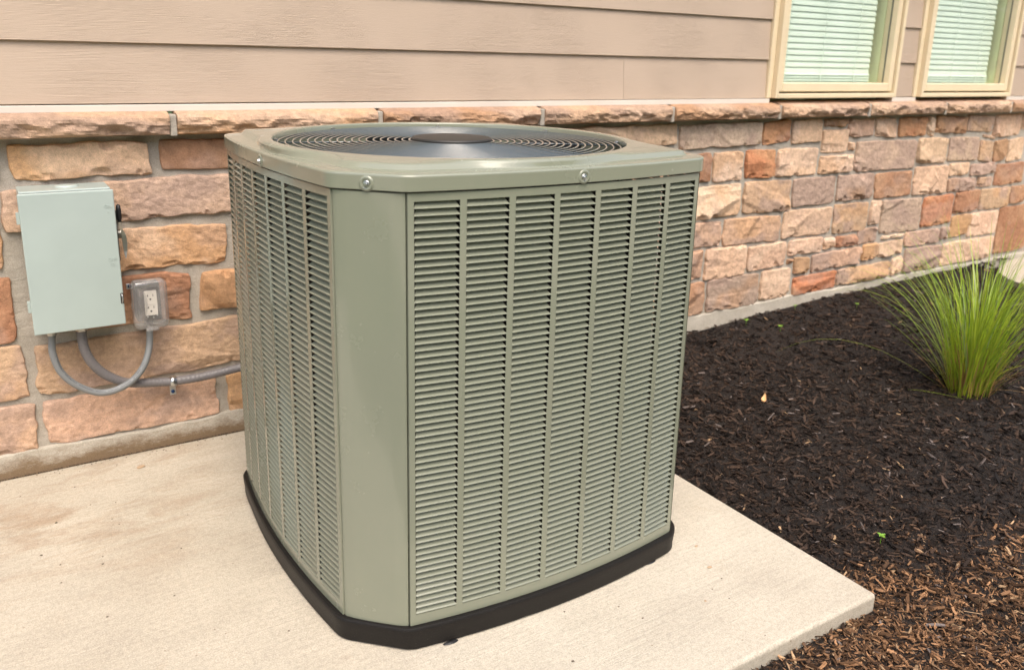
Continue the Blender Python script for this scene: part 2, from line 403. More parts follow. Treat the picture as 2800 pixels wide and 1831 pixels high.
# patio beyond the mulch bed: rounded inner corner
pb = MB(); n = 24; top = []; c0 = (4.75, -.62); rr_ = .93
for k in range(n+1):
    a = math.pi/2+ (math.pi*.62)*k/n; top.append((c0[0]+rr_*math.cos(a)*1.0, min(-.014, c0[1]+rr_*math.sin(a)*.66)))
top += [(5.4, -1.9), (9, -1.9), (9, -.014)]
V = [(x, y, .066) for x, y in top]+[(x, y, -.1) for x, y in top]; L_ = len(top)
pb.add(V, [tuple(range(L_))]+[(i, (i+1)%L_, L_+(i+1)%L_, L_+i) for i in range(L_)])
tag(pb.obj('patio', M['concrete'], bevel=.006), kind='structure')

# ------------------------------------------------------------------ HOUSE
house = empty('house', (2.0, 0, 0), 'house wall of beige lap siding above a coursed tan and rust stone base', 'house')
# mortar bed
xs = np.arange(-1.6, 6.61, .02); zs = np.linspace(.058, .935, 62); X, Zz = np.meshgrid(xs, zs, indexing='ij')
Yy = -.004*fbm(X*14, Zz*14, 2)-.003*fbm(X*40, Zz*40, 4)
stone_wall = link('stone_wall', fast_mesh('stone_wall', np.stack([X, Yy, Zz], -1).reshape(-1, 3), grid_faces(len(xs), 62)[:, ::-1], smooth=True), M['mortar'], house)
xs = np.arange(-1.6, 6.61, .015); zs = np.array([-.2, 0, .012, .024, .036, .048, .058, .064, .066]); X, Zz = np.meshgrid(xs, zs, indexing='ij')
Yy = -.012-.004*fbm(X*20, Zz*20, 8); Zt = Zz.copy(); Zt[:, -3:] += ((fbm(X*9, X*0, 6)-.5)*.022)[:, -3:]; Yy[:, -1] = .01
xr = sstep(1.2, 2.0, X); Zt = Zt+np.where(Zz > .03, .027*xr, 0)
link('foundation', fast_mesh('foundation', np.stack([X, Yy, Zt], -1).reshape(-1, 3), grid_faces(len(xs), len(zs))[:, ::-1], smooth=True), M['foundation'], house)

PAL = dict(peach=(.67,.455,.305), tan=(.54,.36,.235), brown=(.46,.275,.16), mauve=(.42,.298,.232), red=(.50,.215,.110), rust=(.36,.185,.105),
           pink=(.60,.39,.27), orange=(.58,.345,.185), mauvetan=(.53,.39,.285), light=(.74,.54,.385))
SEC = dict(peach='light', tan='orange', brown='rust', mauve='brown', red='orange', rust='brown', pink='mauve', orange='brown', mauvetan='mauve', light='orange')
def stone_mesh(x0, x1, z0, z1, kind, seed, res=.007, prot=.024, wob=.004, sec=None):
    rg = np.random.default_rng(seed); gr_ = .0045 if prot > .0265 else .0002; x0 -= gr_; x1 += gr_; z0 -= gr_; z1 += gr_; W, H = x1-x0, z1-z0
    def axis(L):
        n = max(5, int(L/res)); a = np.linspace(.007, L-.007, n)
        return np.r_[0, .0016, .0036, a, L-.0036, L-.0016, L]/L
    u = axis(W); v = axis(H); U, Vv = np.meshgrid(u, v, indexing='ij')
    a = 2*U-1; b = 2*Vv-1; asp = W/H
    k1 = min(.10, .010/H*2*.5+.02); k2 = min(.10, .010/W*2*.5)
    a2 = a*(1-.7*k2*np.abs(b)**10); b2 = b*(1-.7*k1*np.abs(a)**(16 if asp > 1.5 else 9))
    tilt = rg.normal(0, .0018)
    Xp = (a2+1)/2*W; Zp = (b2+1)/2*H
    Xw = Xp+wob*1.6*(fbm(Zp*28+seed, Zp*0+seed, 1, 3)-.5)*2*np.abs(a)**3+tilt*b
    Zw = Zp+wob*1.8*(fbm(Xp*16+seed, Xp*0+seed*.7, 2, 4)-.5)*2*np.abs(b)**3+rg.normal(0, .003)*a
    d = np.minimum(np.minimum(U*W, (1-U)*W), np.minimum(Vv*H, (1-Vv)*H))
    h = np.full(U.shape, prot*1.12)+.014*(fbm(Xp*9+seed, Zp*13, 5, 3)-.45)
    for _ in range(6):                       # broad cleavage planes
        cx, cz = rg.uniform(0, W), rg.uniform(0, H); th = rg.uniform(0, 2*math.pi); s = rg.uniform(.12, .45)
        h = np.minimum(h, np.maximum(prot*rg.uniform(.42, .8), prot*rg.uniform(.8, 1.2)+s*((Xp-cx)*math.cos(th)+(Zp-cz)*math.sin(th)*1.2)))
    ns = int(4+W/.04)
    for _ in range(ns):                      # conchoidal bites along the lower and side edges
        edge = rg.random()
        cx = rg.uniform(0, W); cz = rg.uniform(-.004, .012) if edge < .62 else H-rg.uniform(-.004, .006)
        if edge > .85: cx = rg.choice([0, W]); cz = rg.uniform(0, H)
        rx, rz = rg.uniform(.012, .040), rg.uniform(.009, .024)
        q = ((Xp-cx)/rx)**2+((Zp-cz)/rz)**2
        h = np.minimum(h, prot*rg.uniform(.15, .45)+prot*.8*q)
    rid = 1-np.abs(2*fbm(Xp*22+seed*3, Zp*34+seed, 7, 4)-1)
    h = h+.0035*(rid-.7)+.002*(fbm(Xp*95, Zp*95, 11, 3)-.5)
    h = np.maximum(h, .005)
    e = 1-np.exp(-(d/.0014)**1.2)
    y = -(h*e*np.where(d < .001, 0, 1))+np.where(d < .001, .006, 0)
    P = np.stack([x0+Xw, y, z0+Zw], -1).reshape(-1, 3)
    c1 = np.array(PAL[kind])*rg.uniform(.9, 1.1)*(1+rg.normal(0, .015, 3)); c2 = np.array(PAL[sec or SEC[kind]])
    ms = sstep(.44, .66, fbm(Xp*7+seed*2, Zp*9+seed, 21, 4)+rg.uniform(-.08, .05))
    c3 = np.array(PAL['mauve']); m3 = sstep(.50, .68, fbm(Xp*9+seed*5, Zp*12, 31, 4))*(.75 if kind in ('mauvetan', 'mauve', 'pink', 'tan') else .35)
    C = c1*(1-ms[..., None]*.6)+c2*ms[..., None]*.6
    C = C*(1-m3[..., None])+c3*m3[..., None]
    return fast_mesh('stone', P, grid_faces(*U.shape)[:, ::-1], C.reshape(-1, 3), smooth=False)

LEFT = [(-.272,.042,.783,.864,'orange','light'),(.071,.42,.783,.866,'brown','rust'),(-.300,.262,.662,.763,'mauvetan','tan'),
 (-.255,.223,.528,.634,'orange','light'),(-.80,-.302,.783,.864,'tan',None),(-.66,-.318,.560,.756,'brown','orange'),(-.70,-.312,.372,.540,'rust','brown'),
 (-.262,.118,.379,.508,'rust','tan'),(.147,.50,.384,.500,'orange','tan'),(-.273,.280,.218,.350,'tan','mauve'),(-.62,-.301,.213,.353,'tan','orange'),
 (-.267,.172,.070,.190,'pink','mauve'),(.205,.50,.066,.190,'orange','tan'),(-.58,-.294,.066,.192,'pink','brown'),
 (.255,.60,.528,.640,'tan',None),(.290,.74,.660,.762,'mauve',None),(.305,.62,.216,.352,'brown',None)]
RIGHT = '''1.272 1.921 .789 .870 peach|1.937 2.388 .773 .869 mauvetan|2.397 2.556 .777 .872 red|2.572 2.762 .772 .873 peach|2.775 2.934 .838 .874 brown|2.775 2.950 .728 .828 peach
2.960 3.008 .732 .768 peach|2.947 3.128 .790 .871 pink|3.140 3.302 .781 .872 peach|3.317 3.530 .778 .868 red|3.545 3.598 .780 .868 light|3.613 3.868 .786 .870 brown|3.883 4.117 .787 .870 tan|4.132 4.387 .757 .872 peach
2.020 2.114 .637 .755 rust|2.128 2.294 .636 .756 light|2.308 2.485 .638 .757 red|2.499 2.760 .636 .755 peach|2.774 3.004 .634 .714 light|3.018 3.480 .628 .766 mauvetan
3.494 3.738 .643 .767 peach|3.753 4.020 .644 .765 mauvetan|4.034 4.158 .632 .740 tan|4.172 4.290 .626 .738 brown|4.303 4.458 .621 .742 peach|4.044 4.156 .751 .766 peach
2.030 2.303 .491 .624 light|2.317 2.606 .488 .624 tan|2.620 2.902 .497 .622 mauve|2.917 3.180 .501 .620 mauve|3.194 3.480 .494 .616 brown|3.494 3.770 .489 .629 peach
3.784 3.964 .568 .632 peach|3.978 4.206 .562 .622 mauve|3.791 4.050 .486 .556 mauve|4.063 4.202 .498 .550 tan|4.219 4.502 .496 .612 rust
2.020 2.203 .375 .478 pink|2.216 2.564 .362 .476 tan|2.578 2.904 .362 .484 peach|2.919 3.168 .350 .488 tan|3.182 3.260 .371 .488 peach|3.274 3.594 .318 .482 mauvetan
3.606 3.865 .324 .478 red|3.878 4.100 .372 .484 rust|4.113 4.400 .372 .484 tan|4.413 4.560 .385 .484 brown
2.000 2.112 .242 .362 tan|2.126 2.366 .228 .362 peach|2.380 2.618 .240 .350 peach|2.634 2.860 .278 .350 peach|2.873 2.938 .285 .338 light|2.952 3.100 .285 .338 rust
3.114 3.260 .288 .360 mauve|3.306 3.480 .290 .308 light|3.494 3.784 .234 .310 pink|3.798 3.870 .246 .310 mauve|3.880 4.034 .246 .360 orange|4.046 4.324 .232 .360 peach|4.337 4.660 .110 .372 rust
1.990 2.140 .090 .230 brown|2.154 2.462 .086 .228 mauve|2.476 2.664 .093 .228 peach|2.637 2.670 .243 .268 brown|2.680 2.786 .190 .266 brown|2.800 3.150 .190 .272 pink
3.164 3.280 .200 .278 orange|3.292 3.483 .204 .278 peach|2.690 2.990 .093 .178 red|3.000 3.404 .098 .178 tan|3.416 3.500 .104 .190 peach|3.512 3.824 .098 .222 mauve|3.838 4.322 .098 .220 peach'''
st = [(a, b_, c, d_, k, s) for a, b_, c, d_, k, s in LEFT]
for q in RIGHT.replace('\n', '|').split('|'):
    a = q.split(); st.append((*map(float, a[:4]), a[4], None))
rg = random.Random(5)
def fill(x0, x1, rows, big):
    for z0, z1 in rows:
        x = x0
        while x < x1-.06:
            wd = min(rg.uniform(*big), x1-x)
            if x1-x-wd < .08: wd = x1-x
            st.append((x, x+wd-.015, z0, z1, rg.choice(['peach','tan','mauvetan','brown','pink','peach','rust']), None)); x += wd
rowsL = [(.783,.866),(.660,.762),(.528,.636),(.384,.505),(.216,.352),(.066,.190)]
for (x0, x1), (z0, z1) in zip([(.44,1.265),(.755,1.99),(.615,2.01),(.515,1.99),(.635,1.98),(.515,1.97)], rowsL): fill(x0, x1, [(z0, z1)], (.18,.42))
for z0, z1 in rowsL[1:]: fill(4.68, 6.5, [(z0, z1)], (.16,.34))
fill(4.40, 6.5, [rowsL[0]], (.16,.30))
for (x1), (z0, z1) in zip([-.815,-.315,-.675,-.715,-.635,-.595], rowsL): fill(-1.55, x1, [(z0, z1)], (.25,.45))
for i, (a, b_, c, d_, k, s) in enumerate(st):
    near = b_ < .3
    res = .0045 if near else (.008 if b_ > 1.2 else .014)
    link('stone', stone_mesh(a, b_, c, d_, k, 100+i, res, .027 if near else .026, .0042 if near else .0036, s), M['stone'], stone_wall)

# cap stones, 0.58 m modules
def cap_mesh(x0, x1, seed, kind):
    rg2 = np.random.default_rng(seed); W = x1-x0
    prof = [(.006,.878),(-.020,.884),(-.050,.8865),(-.062,.888),(-.068,.893),(-.072,.902),(-.073,.912),(-.072,.922),(-.069,.930),(-.064,.936),(-.050,.940),(-.030,.945),(-.010,.950),(.010,.952)]
    # densify the profile
    pr_ = []
    for (a, b_), (c, d_) in zip(prof[:-1], prof[1:]):
        L = math.hypot(c-a, d_-b_); n = max(1, int(L/.0045))
        pr_ += [(a+(c-a)*k/n, b_+(d_-b_)*k/n) for k in range(n)]
    pr_.append(prof[-1]); pr_ = np.array(pr_)
    n = int(W/.006); u = np.r_[0, .003, np.linspace(.008, W-.008, n), W-.003, W]
    U, K = np.meshgrid(u, np.arange(len(pr_)), indexing='ij')
    Yp = pr_[K, 0]; Zp = pr_[K, 1]
    front = sstep(-.03, -.062, Yp)*sstep(.883, .89, Zp)*sstep(.946, .932, Zp)
    g_ = 1-np.abs(2*fbm((U+(Zp-.9)*1.2)*16+seed, (Zp-U*.25)*42, 3, 4)-1)
    disp = front*(.012*(g_-.72)+.008*(fbm(U*9+seed, Zp*22, 8, 3)-.5)+.003*(fbm(U*90, Zp*90, 5)-.5))
    for _ in range(int(W/.05)):
        cx, cz = rg2.uniform(0, W), rg2.uniform(.888, .905); rx, rz = rg2.uniform(.02, .05), rg2.uniform(.010, .022)
        q = ((U-cx-(Zp-cz)*rg2.uniform(-.6, .6))/rx)**2+((Zp-cz)/rz)**2
        disp = disp-front*.007*np.clip(1-q, 0, 1)**.6
    d = np.minimum(U, W-U); e = 1-np.exp(-(d/.006)); end = np.where(d < .001, 1, 0)
    sh = .010*(1-e)*front
    Yo = Yp-disp+sh; Yo = np.where(end > 0, Yo*.2, Yo)
    Zo = Zp+.0022*(fbm(U*18+seed, K*.15, 9, 3)-.5)*sstep(-.005, -.04, Yp)
    Xo = x0+U+.003*(fbm(Zp*60+seed, Zp*0, 4)-.5)
    c1 = np.array(PAL[kind])*.95; c2 = np.array(PAL['mauve'])*.9; c3 = np.array(PAL['light'])*.9
    m1 = sstep(.42, .66, fbm(U*6+seed, Zp*26+U*3, 41, 4)); m2 = sstep(.5, .65, fbm(U*4+seed*3, Zp*14, 51, 4))
    C = c1*(1-.6*m1[..., None])+c2*.6*m1[..., None]; C = C*(1-.4*m2[..., None])+c3*.4*m2[..., None]
    C = np.clip(C, 0, 1)
    return fast_mesh('cap_stone', np.stack([Xo, Yo, Zo], -1).reshape(-1, 3), grid_faces(len(u), len(pr_))[:, ::-1], C.reshape(-1, 3), smooth=False)
joints = [.102+.5815*k for k in range(-3, 12)]
for i in range(len(joints)-1):
    kd = ['tan','tan','tan','orange','brown','tan','brown','tan','tan','tan','brown','mauve','tan','tan'][i]
    link('cap_stone', cap_mesh(joints[i]+.007, joints[i+1]-.007, 40+i, kd), M['stone'], stone_wall)
for x in joints: MB().box(x-.0085, x+.0085, -.060, .01, .882, .9375).obj('mortar_joint', M['mortar'], stone_wall, bevel=.003)

# siding
WIN = [(2.399, 3.195), (3.385, 4.158)]
ZS = [.9637, 1.1133, 1.2665]
ZS += [1.2665+.1525*k for k in range(1, 11)]
sid = MB()
segs = [(-1.6, 2.399), (3.195, 3.385), (4.158, 6.6)]
for a, b_ in segs: sid.box(a, b_, .002, .05, .94, 2.4)
for a, b_ in WIN: sid.box(a-.001, b_+.001, .0025, .05, 2.1, 2.4)
siding = sid.obj('siding', M['siding'], house)
def board(x0, x1, z0, z1):
    n = max(2, int((x1-x0)/.25)); u = np.linspace(x0, x1, n)
    prof = np.array([(-.0135, z0+.001), (-.021, z0), (-.0225, z0+.0012), (-.0128, z1+.004), (-.004, z1+.006)])
    U, K = np.meshgrid(u, np.arange(5), indexing='ij')
    V = np.stack([U, prof[K, 0], prof[K, 1]+.0008*np.sin(U*2+z0*40)], -1).reshape(-1, 3)
    f = grid_faces(n, 5)[:, ::-1]
    ends = [(0, 1, 2, 3), ((n-1)*5+3, (n-1)*5+2, (n-1)*5+1, (n-1)*5)]
    return link('siding_board', fast_mesh('siding_board', V, np.vstack([f, ends])), M['siding'], siding)
cuts = [[1.636, 5.0], [-.9, 3.0, 5.6], [.9, 4.7], [2.1], [.3, 5.2], [1.4], [-.6, 4.6], [1.9], [.8, 5.4], [1.2], [0, 4.9], [1.7]]
for r_ in range(len(ZS)-1):
    for a, b_ in ([(-1.6, 2.372), (3.222, 3.358), (4.184, 6.6)] if ZS[r_] < 2.08 else [(-1.6, 6.6)]):
        cc = [a]+[x for x in cuts[r_] if a+.2 < x < b_-.2]+[b_]
        for x0, x1 in zip(cc[:-1], cc[1:]): board(x0+.0006, x1-.0006, ZS[r_], ZS[r_+1])
fl = MB().box(-1.6, 2.39, -.030, .006, .944, .9615).box(3.2, 3.38, -.030, .006, .944, .9615).box(4.163, 6.6, -.030, .006, .944, .9615)
fl.obj('flashing', M['white'], house, bevel=.0015)
ev = MB().box(-2.0, 7.0, -.42, .3, 2.42, 2.46).box(-2.0, 7.0, -.44, -.42, 2.40, 2.56).add([(-2,-.45,2.56),(7,-.45,2.56),(7,2.5,4.0),(-2,2.5,4.0)], [(0,1,2,3)])
ev.obj('roof', M['white'], house)
rm = MB().box(1.8, 4.8, .45, .47, .3, 2.42).box(1.8, 4.8, .06, .45, .28, .3).box(1.8, 1.82, .06, .45, .3, 2.40).box(4.78, 4.8, .06, .45, .3, 2.40).box(1.8,4.8,.06,.45,2.4,2.42)
rm.obj('interior', M['room'], house)

for wi, (x0, x1) in enumerate(WIN):
    zb, zt = .9635, 2.10
    f = MB()
    # outer casing: J trim, bottom rail, stiles, head
    f.box(x0, x0+.018, -.052, .05, zb, zt).box(x1-.018, x1, -.052, .05, zb, zt).box(x0+.018, x1-.018, -.052, .05, zb, zb+.019).box(x0+.018, x1-.018, -.052, .05, zt-.02, zt)
    f.box(x0-.026, x0-.0005, -.030, .0, zb, zt).box(x1+.0005, x1+.026, -.030, .0, zb, zt)
    fr = f.obj('window', M['frame'], house, bevel=.003)
    s = MB(); a, b_ = x0+.022, x1-.022; z0 = zb+.026; sw = .030
    s.box(a, a+sw, -.040, .02, z0, zt-.03).box(b_-sw, b_, -.040, .02, z0, zt-.03).box(a+sw, b_-sw, -.040, .02, z0, z0+.036).box(a+sw, b_-sw, -.040, .02, zt-.06, zt-.03)
    s.obj('sash', M['frame'], fr, bevel=.004)
    MB().box(b_-sw, b_-sw+.012, .021, .17, z0, zt-.03).box(a+sw-.012, a+sw, .021, .17, z0, zt-.03).box(a+sw, b_-sw, .021, .17, z0+.014, z0+.030).obj('jamb', M['room'], fr)
    gs = MB().add([(a+sw, -.013, z0+.036), (b_-sw, -.013, z0+.036), (b_-sw, -.013, zt-.06), (a+sw, -.013, zt-.06)], [(0,1,2,3)]); gs.obj('glass', M['glass'], fr)
    for xs_ in (a+sw+.0005, b_-sw-.0045): MB().box(xs_, xs_+.004, -.0125, -.008, z0+.037, zt-.061).obj('spacer', M['spacer'], fr)
    bl = empty('window_blind', ((x0+x1)/2, .05, .97), ['white slatted blind lowered inside the left, larger looking window', 'white slatted blind lowered inside the window at the right edge'][wi], 'window blind', 'blinds inside the two windows')
    xr_ = x1-.082
    smesh = None
    zz = [1.077+.0247*k for k in range(40)]+[1.018+.0115*k for k in range(5)]
    for k, z in enumerate(zz):
        tl = R(74) if k < 40 else R(40)
        if smesh is None or k == 40:
            hw = .0152; sm = MB(); n = 5; V = []
            for q in range(n+1):
                t_ = -1+2*q/n; yy = hw*t_*math.cos(tl)+.0018*(1-t_*t_)*math.sin(tl)*-1; z_ = -hw*t_*math.sin(tl)*-1+.0018*(1-t_*t_)*math.cos(tl)
                V += [(a-.005, yy, z_), (xr_, yy, z_)]
            sm.add(V, [(2*q, 2*q+1, 2*q+3, 2*q+2) for q in range(n)]); smesh = sm.mesh('slat', True)
        so_ = link('slat', smesh, M['slat']); so_.parent = bl; so_.location = (-bl.location.x, 0, z-.97)
    br_ = MB().box(a-.005, xr_, .038, .062, .995, 1.008); br_.obj('bottom_rail', M['slat'], bl, bevel=.002)
    cd = MB()
    for x in (a+.12, (a+xr_)/2, xr_-.12): cd.box(x-.0012, x+.0012, .032, .0335, 1.0, 2.05)
    cd.obj('cord', M['slat'], bl)

# ------------------------------------------------------------------ AIR CONDITIONER
H = .395; UX, UY = .153+H, -1.1419+H; CB, CS = .0946, .0268; BOW = .031; ZB, ZT = .0497, .8851
ac = empty('air_conditioner', (UX, UY, 0), 'large sage green louvered air conditioner with round fan guard on the concrete pad', 'air conditioner')
def corners(off=0.):
    h = H+off; cb = CB+.586*off; cs = CS+.586*off
    x0, x1, y0, y1 = UX-h, UX+h, UY-h, UY+h
    return [((x0+cb, y0), (x1-cs, y0)), ((x1, y0+cs), (x1, y1-cs)), ((x1-cs, y1), (x0+cs, y1)), ((x0, y1-cs), (x0, y0+cb))]
BF = [1, 1, 1, .82]
def outline(off=0., b=BOW, n=28, rad=.010):
    sides = []
    for si_, (A, B) in enumerate(corners(off)):
        A = np.array(A); B = np.array(B); t = (B-A)/np.linalg.norm(B-A); nn = np.array([t[1], -t[0]])
        s = np.linspace(0, 1, n)[:, None]; sides.append(A+(B-A)*s+nn*b*BF[si_]*(1-(2*s-1)**2))
    P = []
    for k, S in enumerate(sides):
        nxt = sides[(k+1) % 4]; prv = sides[k-1]
        # round the two bends (side<->chamfer)
        d0 = (prv[-1]-S[0]); d0 = d0/np.linalg.norm(d0); d1 = (nxt[0]-S[-1]); d1 = d1/np.linalg.norm(d1)
        r0 = min(rad, np.linalg.norm(prv[-1]-S[0])*.4)
        r1 = min(rad, np.linalg.norm(nxt[0]-S[-1])*.4)
        a0 = S[0]+d0*r0; a1 = S[0]+(S[1]-S[0])/np.linalg.norm(S[1]-S[0])*rad
        b0 = S[-1]+(S[-2]-S[-1])/np.linalg.norm(S[-2]-S[-1])*rad; b1 = S[-1]+d1*r1
        q = lambda A, C, B, t: A*(1-t)**2+2*C*t*(1-t)+B*t*t
        P += [q(a0, S[0], a1, t) for t in (0, .25, .5, .75, 1)]; P += list(S[1:-1]); P += [q(b0, S[-1], b1, t) for t in (0, .25, .5, .75, 1)]
    return np.array(P)
def loft(name, levels, mat, parent, cap_top=False, smooth=True, **kw):
    """levels: list of (outline pts, z)"""
    V = []; n = len(levels[0][0])
    for P, z in levels: V.append(np.c_[P, np.full(n, z) if np.isscalar(z) else z])
    V = np.vstack(V); F4 = []
    for i in range(len(levels)-1):
        k = np.arange(n); F4.append(np.stack([i*n+k, i*n+(k+1) % n, (i+1)*n+(k+1) % n, (i+1)*n+k], 1))
    return link(name, fast_mesh(name, V, np.vstack(F4), smooth=smooth), mat, parent)
def sharp(o, ang=32):
    me = o.data
    import bmesh
    b = bmesh.new(); b.from_mesh(me)
    for e in b.edges:
        if len(e.link_faces) == 2 and e.calc_face_angle(0) > R(ang): e.smooth = False
    b.to_mesh(me); b.free()

# base pan
ob = outline(.008); o2 = outline(.011); oi = outline(-.004)
arc = np.arange(len(ob))
zb_ = np.zeros(len(ob))
dd = np.hypot(ob[:, 0]-(UX-H+.05), ob[:, 1]-(UY-H+.045)); zb_[dd < .02] = .004
zb_ += .004*sstep(.55, .75, vn(ob[:, 0]*14, ob[:, 1]*14, 3))
outline0 = outline
def outline(off=0., b=BOW, n=28, rad=.020): return outline0(off, b, n, rad)
ob = outline(.008)
base = loft('base_pan', [(outline(-.03), .003), (outline(.004), zb_), (ob, zb_+.004), (ob, .018), (outline(.0095), .030), (outline(.0105), .0415), (outline(.0105), .0465), (outline(.0085), .050), (outline(.002), .0502), (outline(-.012), .046)], M['base'], ac)
sharp(base)
outline = outline0
bb = MB()
for cx, cy, sx in ((.325, -1.166, .016), (.845, -1.158, .016)):
    V = []; n = 14
    for k in range(n):
        a = 2*math.pi*k/n; r_ = 1+.07*math.sin(2*a+cx*9)
        V.append((cx+sx*r_*math.cos(a), cy+.006*r_*math.sin(a), .001))
    for k in range(n):
        a = 2*math.pi*k/n; r_ = .7+.06*math.sin(2*a)
        V.append((cx+sx*r_*math.cos(a), cy+.005*r_*math.sin(a), .003+.001*math.sin(3*a)))
    V.append((cx, cy, .004))
    MB().add(V, [(k, (k+1) % n, n+(k+1) % n, n+k) for k in range(n)]+[(n+k, n+(k+1) % n, 2*n) for k in range(n)]).obj('adhesive', M['blackp'], ac, smooth=True)

# panels: bowed sheets with seven columns of stamped louvers each
PITCH = .01261; Z1 = .858; NR = 63
ZL = [Z1-PITCH*k for k in range(NR)]; SLT, SLB = .8695, .0735
def blade_mesh(w):
    """lip at y=0 (outside), upper edge pushed in; x along the panel, z=0 at the lip"""
    hw = w/2; m = MB()
    rows = [(-.0100, .0128, .0060), (-.0094, .0098, .0054), (-.0082, .0068, .0042), (-.0060, .0042, .0028), (-.0030, .0019, .0010), (-.0002, .0004, -.0001), (.0010, -.0006, -.0003), (-.0010, -.0010, .0012)]
    V = []; nx = 2
    for y, z, ins in rows: V += [(-hw+ins, -y, z), (-hw+ins+.003, -y, z), (hw-ins-.003, -y, z), (hw-ins, -y, z)]
    F_ = []
    for i in range(len(rows)-1):
        for k in range(3): F_.append((4*i+k, 4*i+k+1, 4*i+k+5, 4*i+k+4))
    m.add(V, F_); return m
def bmesh_of(m, name): return m.mesh(name, True)
stuff = MB()
singles = 0
side_defs = []
for si, (A, B) in enumerate(corners()):
    A = np.array(A); B = np.array(B); L = np.linalg.norm(B-A); t = (B-A)/L; nn = np.array([t[1], -t[0]])
    bow = lambda s: BOW*BF[si]*(1-(2*s/L-1)**2)
    pt = lambda s, off=0.: A+t*s+nn*(bow(s)+off)
    gap = .0027; s0, s1 = gap, L-gap
    mg = .0135 if si in (0, 3) else .03
    wcol = (L-2*mg+.0125)/7-.0125
    cols = [(mg+k*(wcol+.0125), mg+k*(wcol+.0125)+wcol) for k in range(7)]
    # sheet made of strips (s intervals x z intervals)
    ss = []
    def seg(a, b_, n): return list(np.linspace(a, b_, n))
    cutsS = [s0]+[x for c in cols for x in c]+[s1]
    sv = []; isbar = []
    for a, b_ in zip(cutsS[:-1], cutsS[1:]):
        k = 2 if b_-a < .02 else 5
        sv += list(np.linspace(a, b_, k+1)[:-1]); 
    sv.append(s1); sv = np.array(sv)
    zv = np.array([ZB+.001, ZB+.012, SLB, SLT, ZT-.008, ZT-.0016])
    V = np.array([(*pt(s), z) for s in sv for z in zv]); nz = len(zv)
    F_ = []
    for i in range(len(sv)-1):
        mid = (sv[i]+sv[i+1])/2; incol = any(a-1e-6 < mid < b_+1e-6 for a, b_ in cols)
        for j in range(nz-1):
            if incol and j == 2: continue
            F_.append((i*nz+j, (i+1)*nz+j, (i+1)*nz+j+1, i*nz+j+1))
    # returned edges at both seams
    nb = len(V); ex = []
    for (s_, sg) in ((s0, 1), (s1, -1)):
        for z in (zv[0], zv[-1]): ex.append((*(pt(s_, -.014)), z))
    V = np.vstack([V, ex]); i_l = [0*nz, 0*nz+nz-1]; n_ = len(sv)
    F_.append((nb, 0, nz-1, nb+1)); F_.append(((n_-1)*nz, nb+2, nb+3, (n_-1)*nz+nz-1))
    pn = link('side_panel', fast_mesh('side_panel', V, np.array(F_), smooth=True), M['paint'], ac)
    sol = pn.modifiers.new('sheet', 'SOLIDIFY'); sol.thickness = .0012; sol.offset = -1
    es = pn.modifiers.new('crisp', 'EDGE_SPLIT'); es.split_angle = R(35)
    bm_ = blade_mesh(wcol+.0006); bmsh = None
    order = range(7) if si != 3 else range(6, -1, -1)
    for ci, k in enumerate(order):
        a, b_ = cols[k]; sc = (a+b_)/2
        P0 = pt(sc); d = pt(sc+.001)-pt(sc-.001); ang = math.atan2(d[1], d[0])
        single = (si == 0 and ci < 4) or (si == 3 and ci == 0)
        for r_ in range(NR):
            if single and singles < 300 and not (si == 3 and r_ >= 48):
                if bmsh is None: bmsh = bmesh_of(bm_, 'louver'); bmsh.materials.append(M['paint'])
                lo = link('louver', bmsh, None, pn); lo.location = (P0[0], P0[1], ZL[r_]); lo.rotation_euler = (random.gauss(0, .018), random.gauss(0, .0014), ang); singles += 1
            else:
                ca, sa = math.cos(ang), math.sin(ang)
                stuff.add([(P0[0]+x*ca-y*sa, P0[1]+x*sa+y*ca, ZL[r_]+z) for x, y, z in bm_.v], bm_.f)
so_ = stuff.obj('louvers', M['paint'], ac, smooth=True); tag(so_, kind='stuff')
# corner posts
cn = corners()
for k in range(4):
    A = np.array(cn[k-1][1]); B = np.array(cn[k][0]); L = np.linalg.norm(B-A); t = (B-A)/L; nn = np.array([t[1], -t[0]])
    tp = np.array(cn[k-1][1])-np.array(cn[k-1][0]); tp = tp/np.linalg.norm(tp); tn = np.array(cn[k][1])-np.array(cn[k][0]); tn = tn/np.linalg.norm(tn)
    g_ = .0015; rd = .008 if L > .1 else .004
    # path: inner return, bend, flat, bend, inner return
    ipn = np.array([tp[1], -tp[0]]); inn = np.array([tn[1], -tn[0]])
    a0 = A+tp*g_*0-ipn*.016+t*g_; b0 = B-inn*.016-t*g_
    path = [a0, A-ipn*.003+t*g_]
    path += [A+t*(g_+x)+nn*y for x, y in ((.0006, -.0022), (.0035, -.0009), (.008, .0003), (.014, .0010))] if L > .1 else [A+t*(g_+.001)]
    if L > .1: path += [A+t*s+nn*(.0012+.0022*math.sin(math.pi*s/L)) for s in np.linspace(.022, L-.022, 10)]
    path += [B-t*(g_+x)+nn*y for x, y in ((.014, .0010), (.008, .0003), (.0035, -.0009), (.0006, -.0022))] if L > .1 else [B-t*(g_+.001)]
    path += [B-inn*.003-t*g_, b0]
    zz = [ZB+.001, ZB+.3, ZB+.6, ZT-.0016]; V = [(p[0], p[1], z) for p in path for z in zz]
    pc = link('corner_post', fast_mesh('corner_post', V, grid_faces(len(path), 4), smooth=True), M['paint'], ac)
    s_ = pc.modifiers.new('sheet', 'SOLIDIFY'); s_.thickness = .0012; s_.offset = -1
    es = pc.modifiers.new('crisp', 'EDGE_SPLIT'); es.split_angle = R(35)
    sharp(pc, 40)
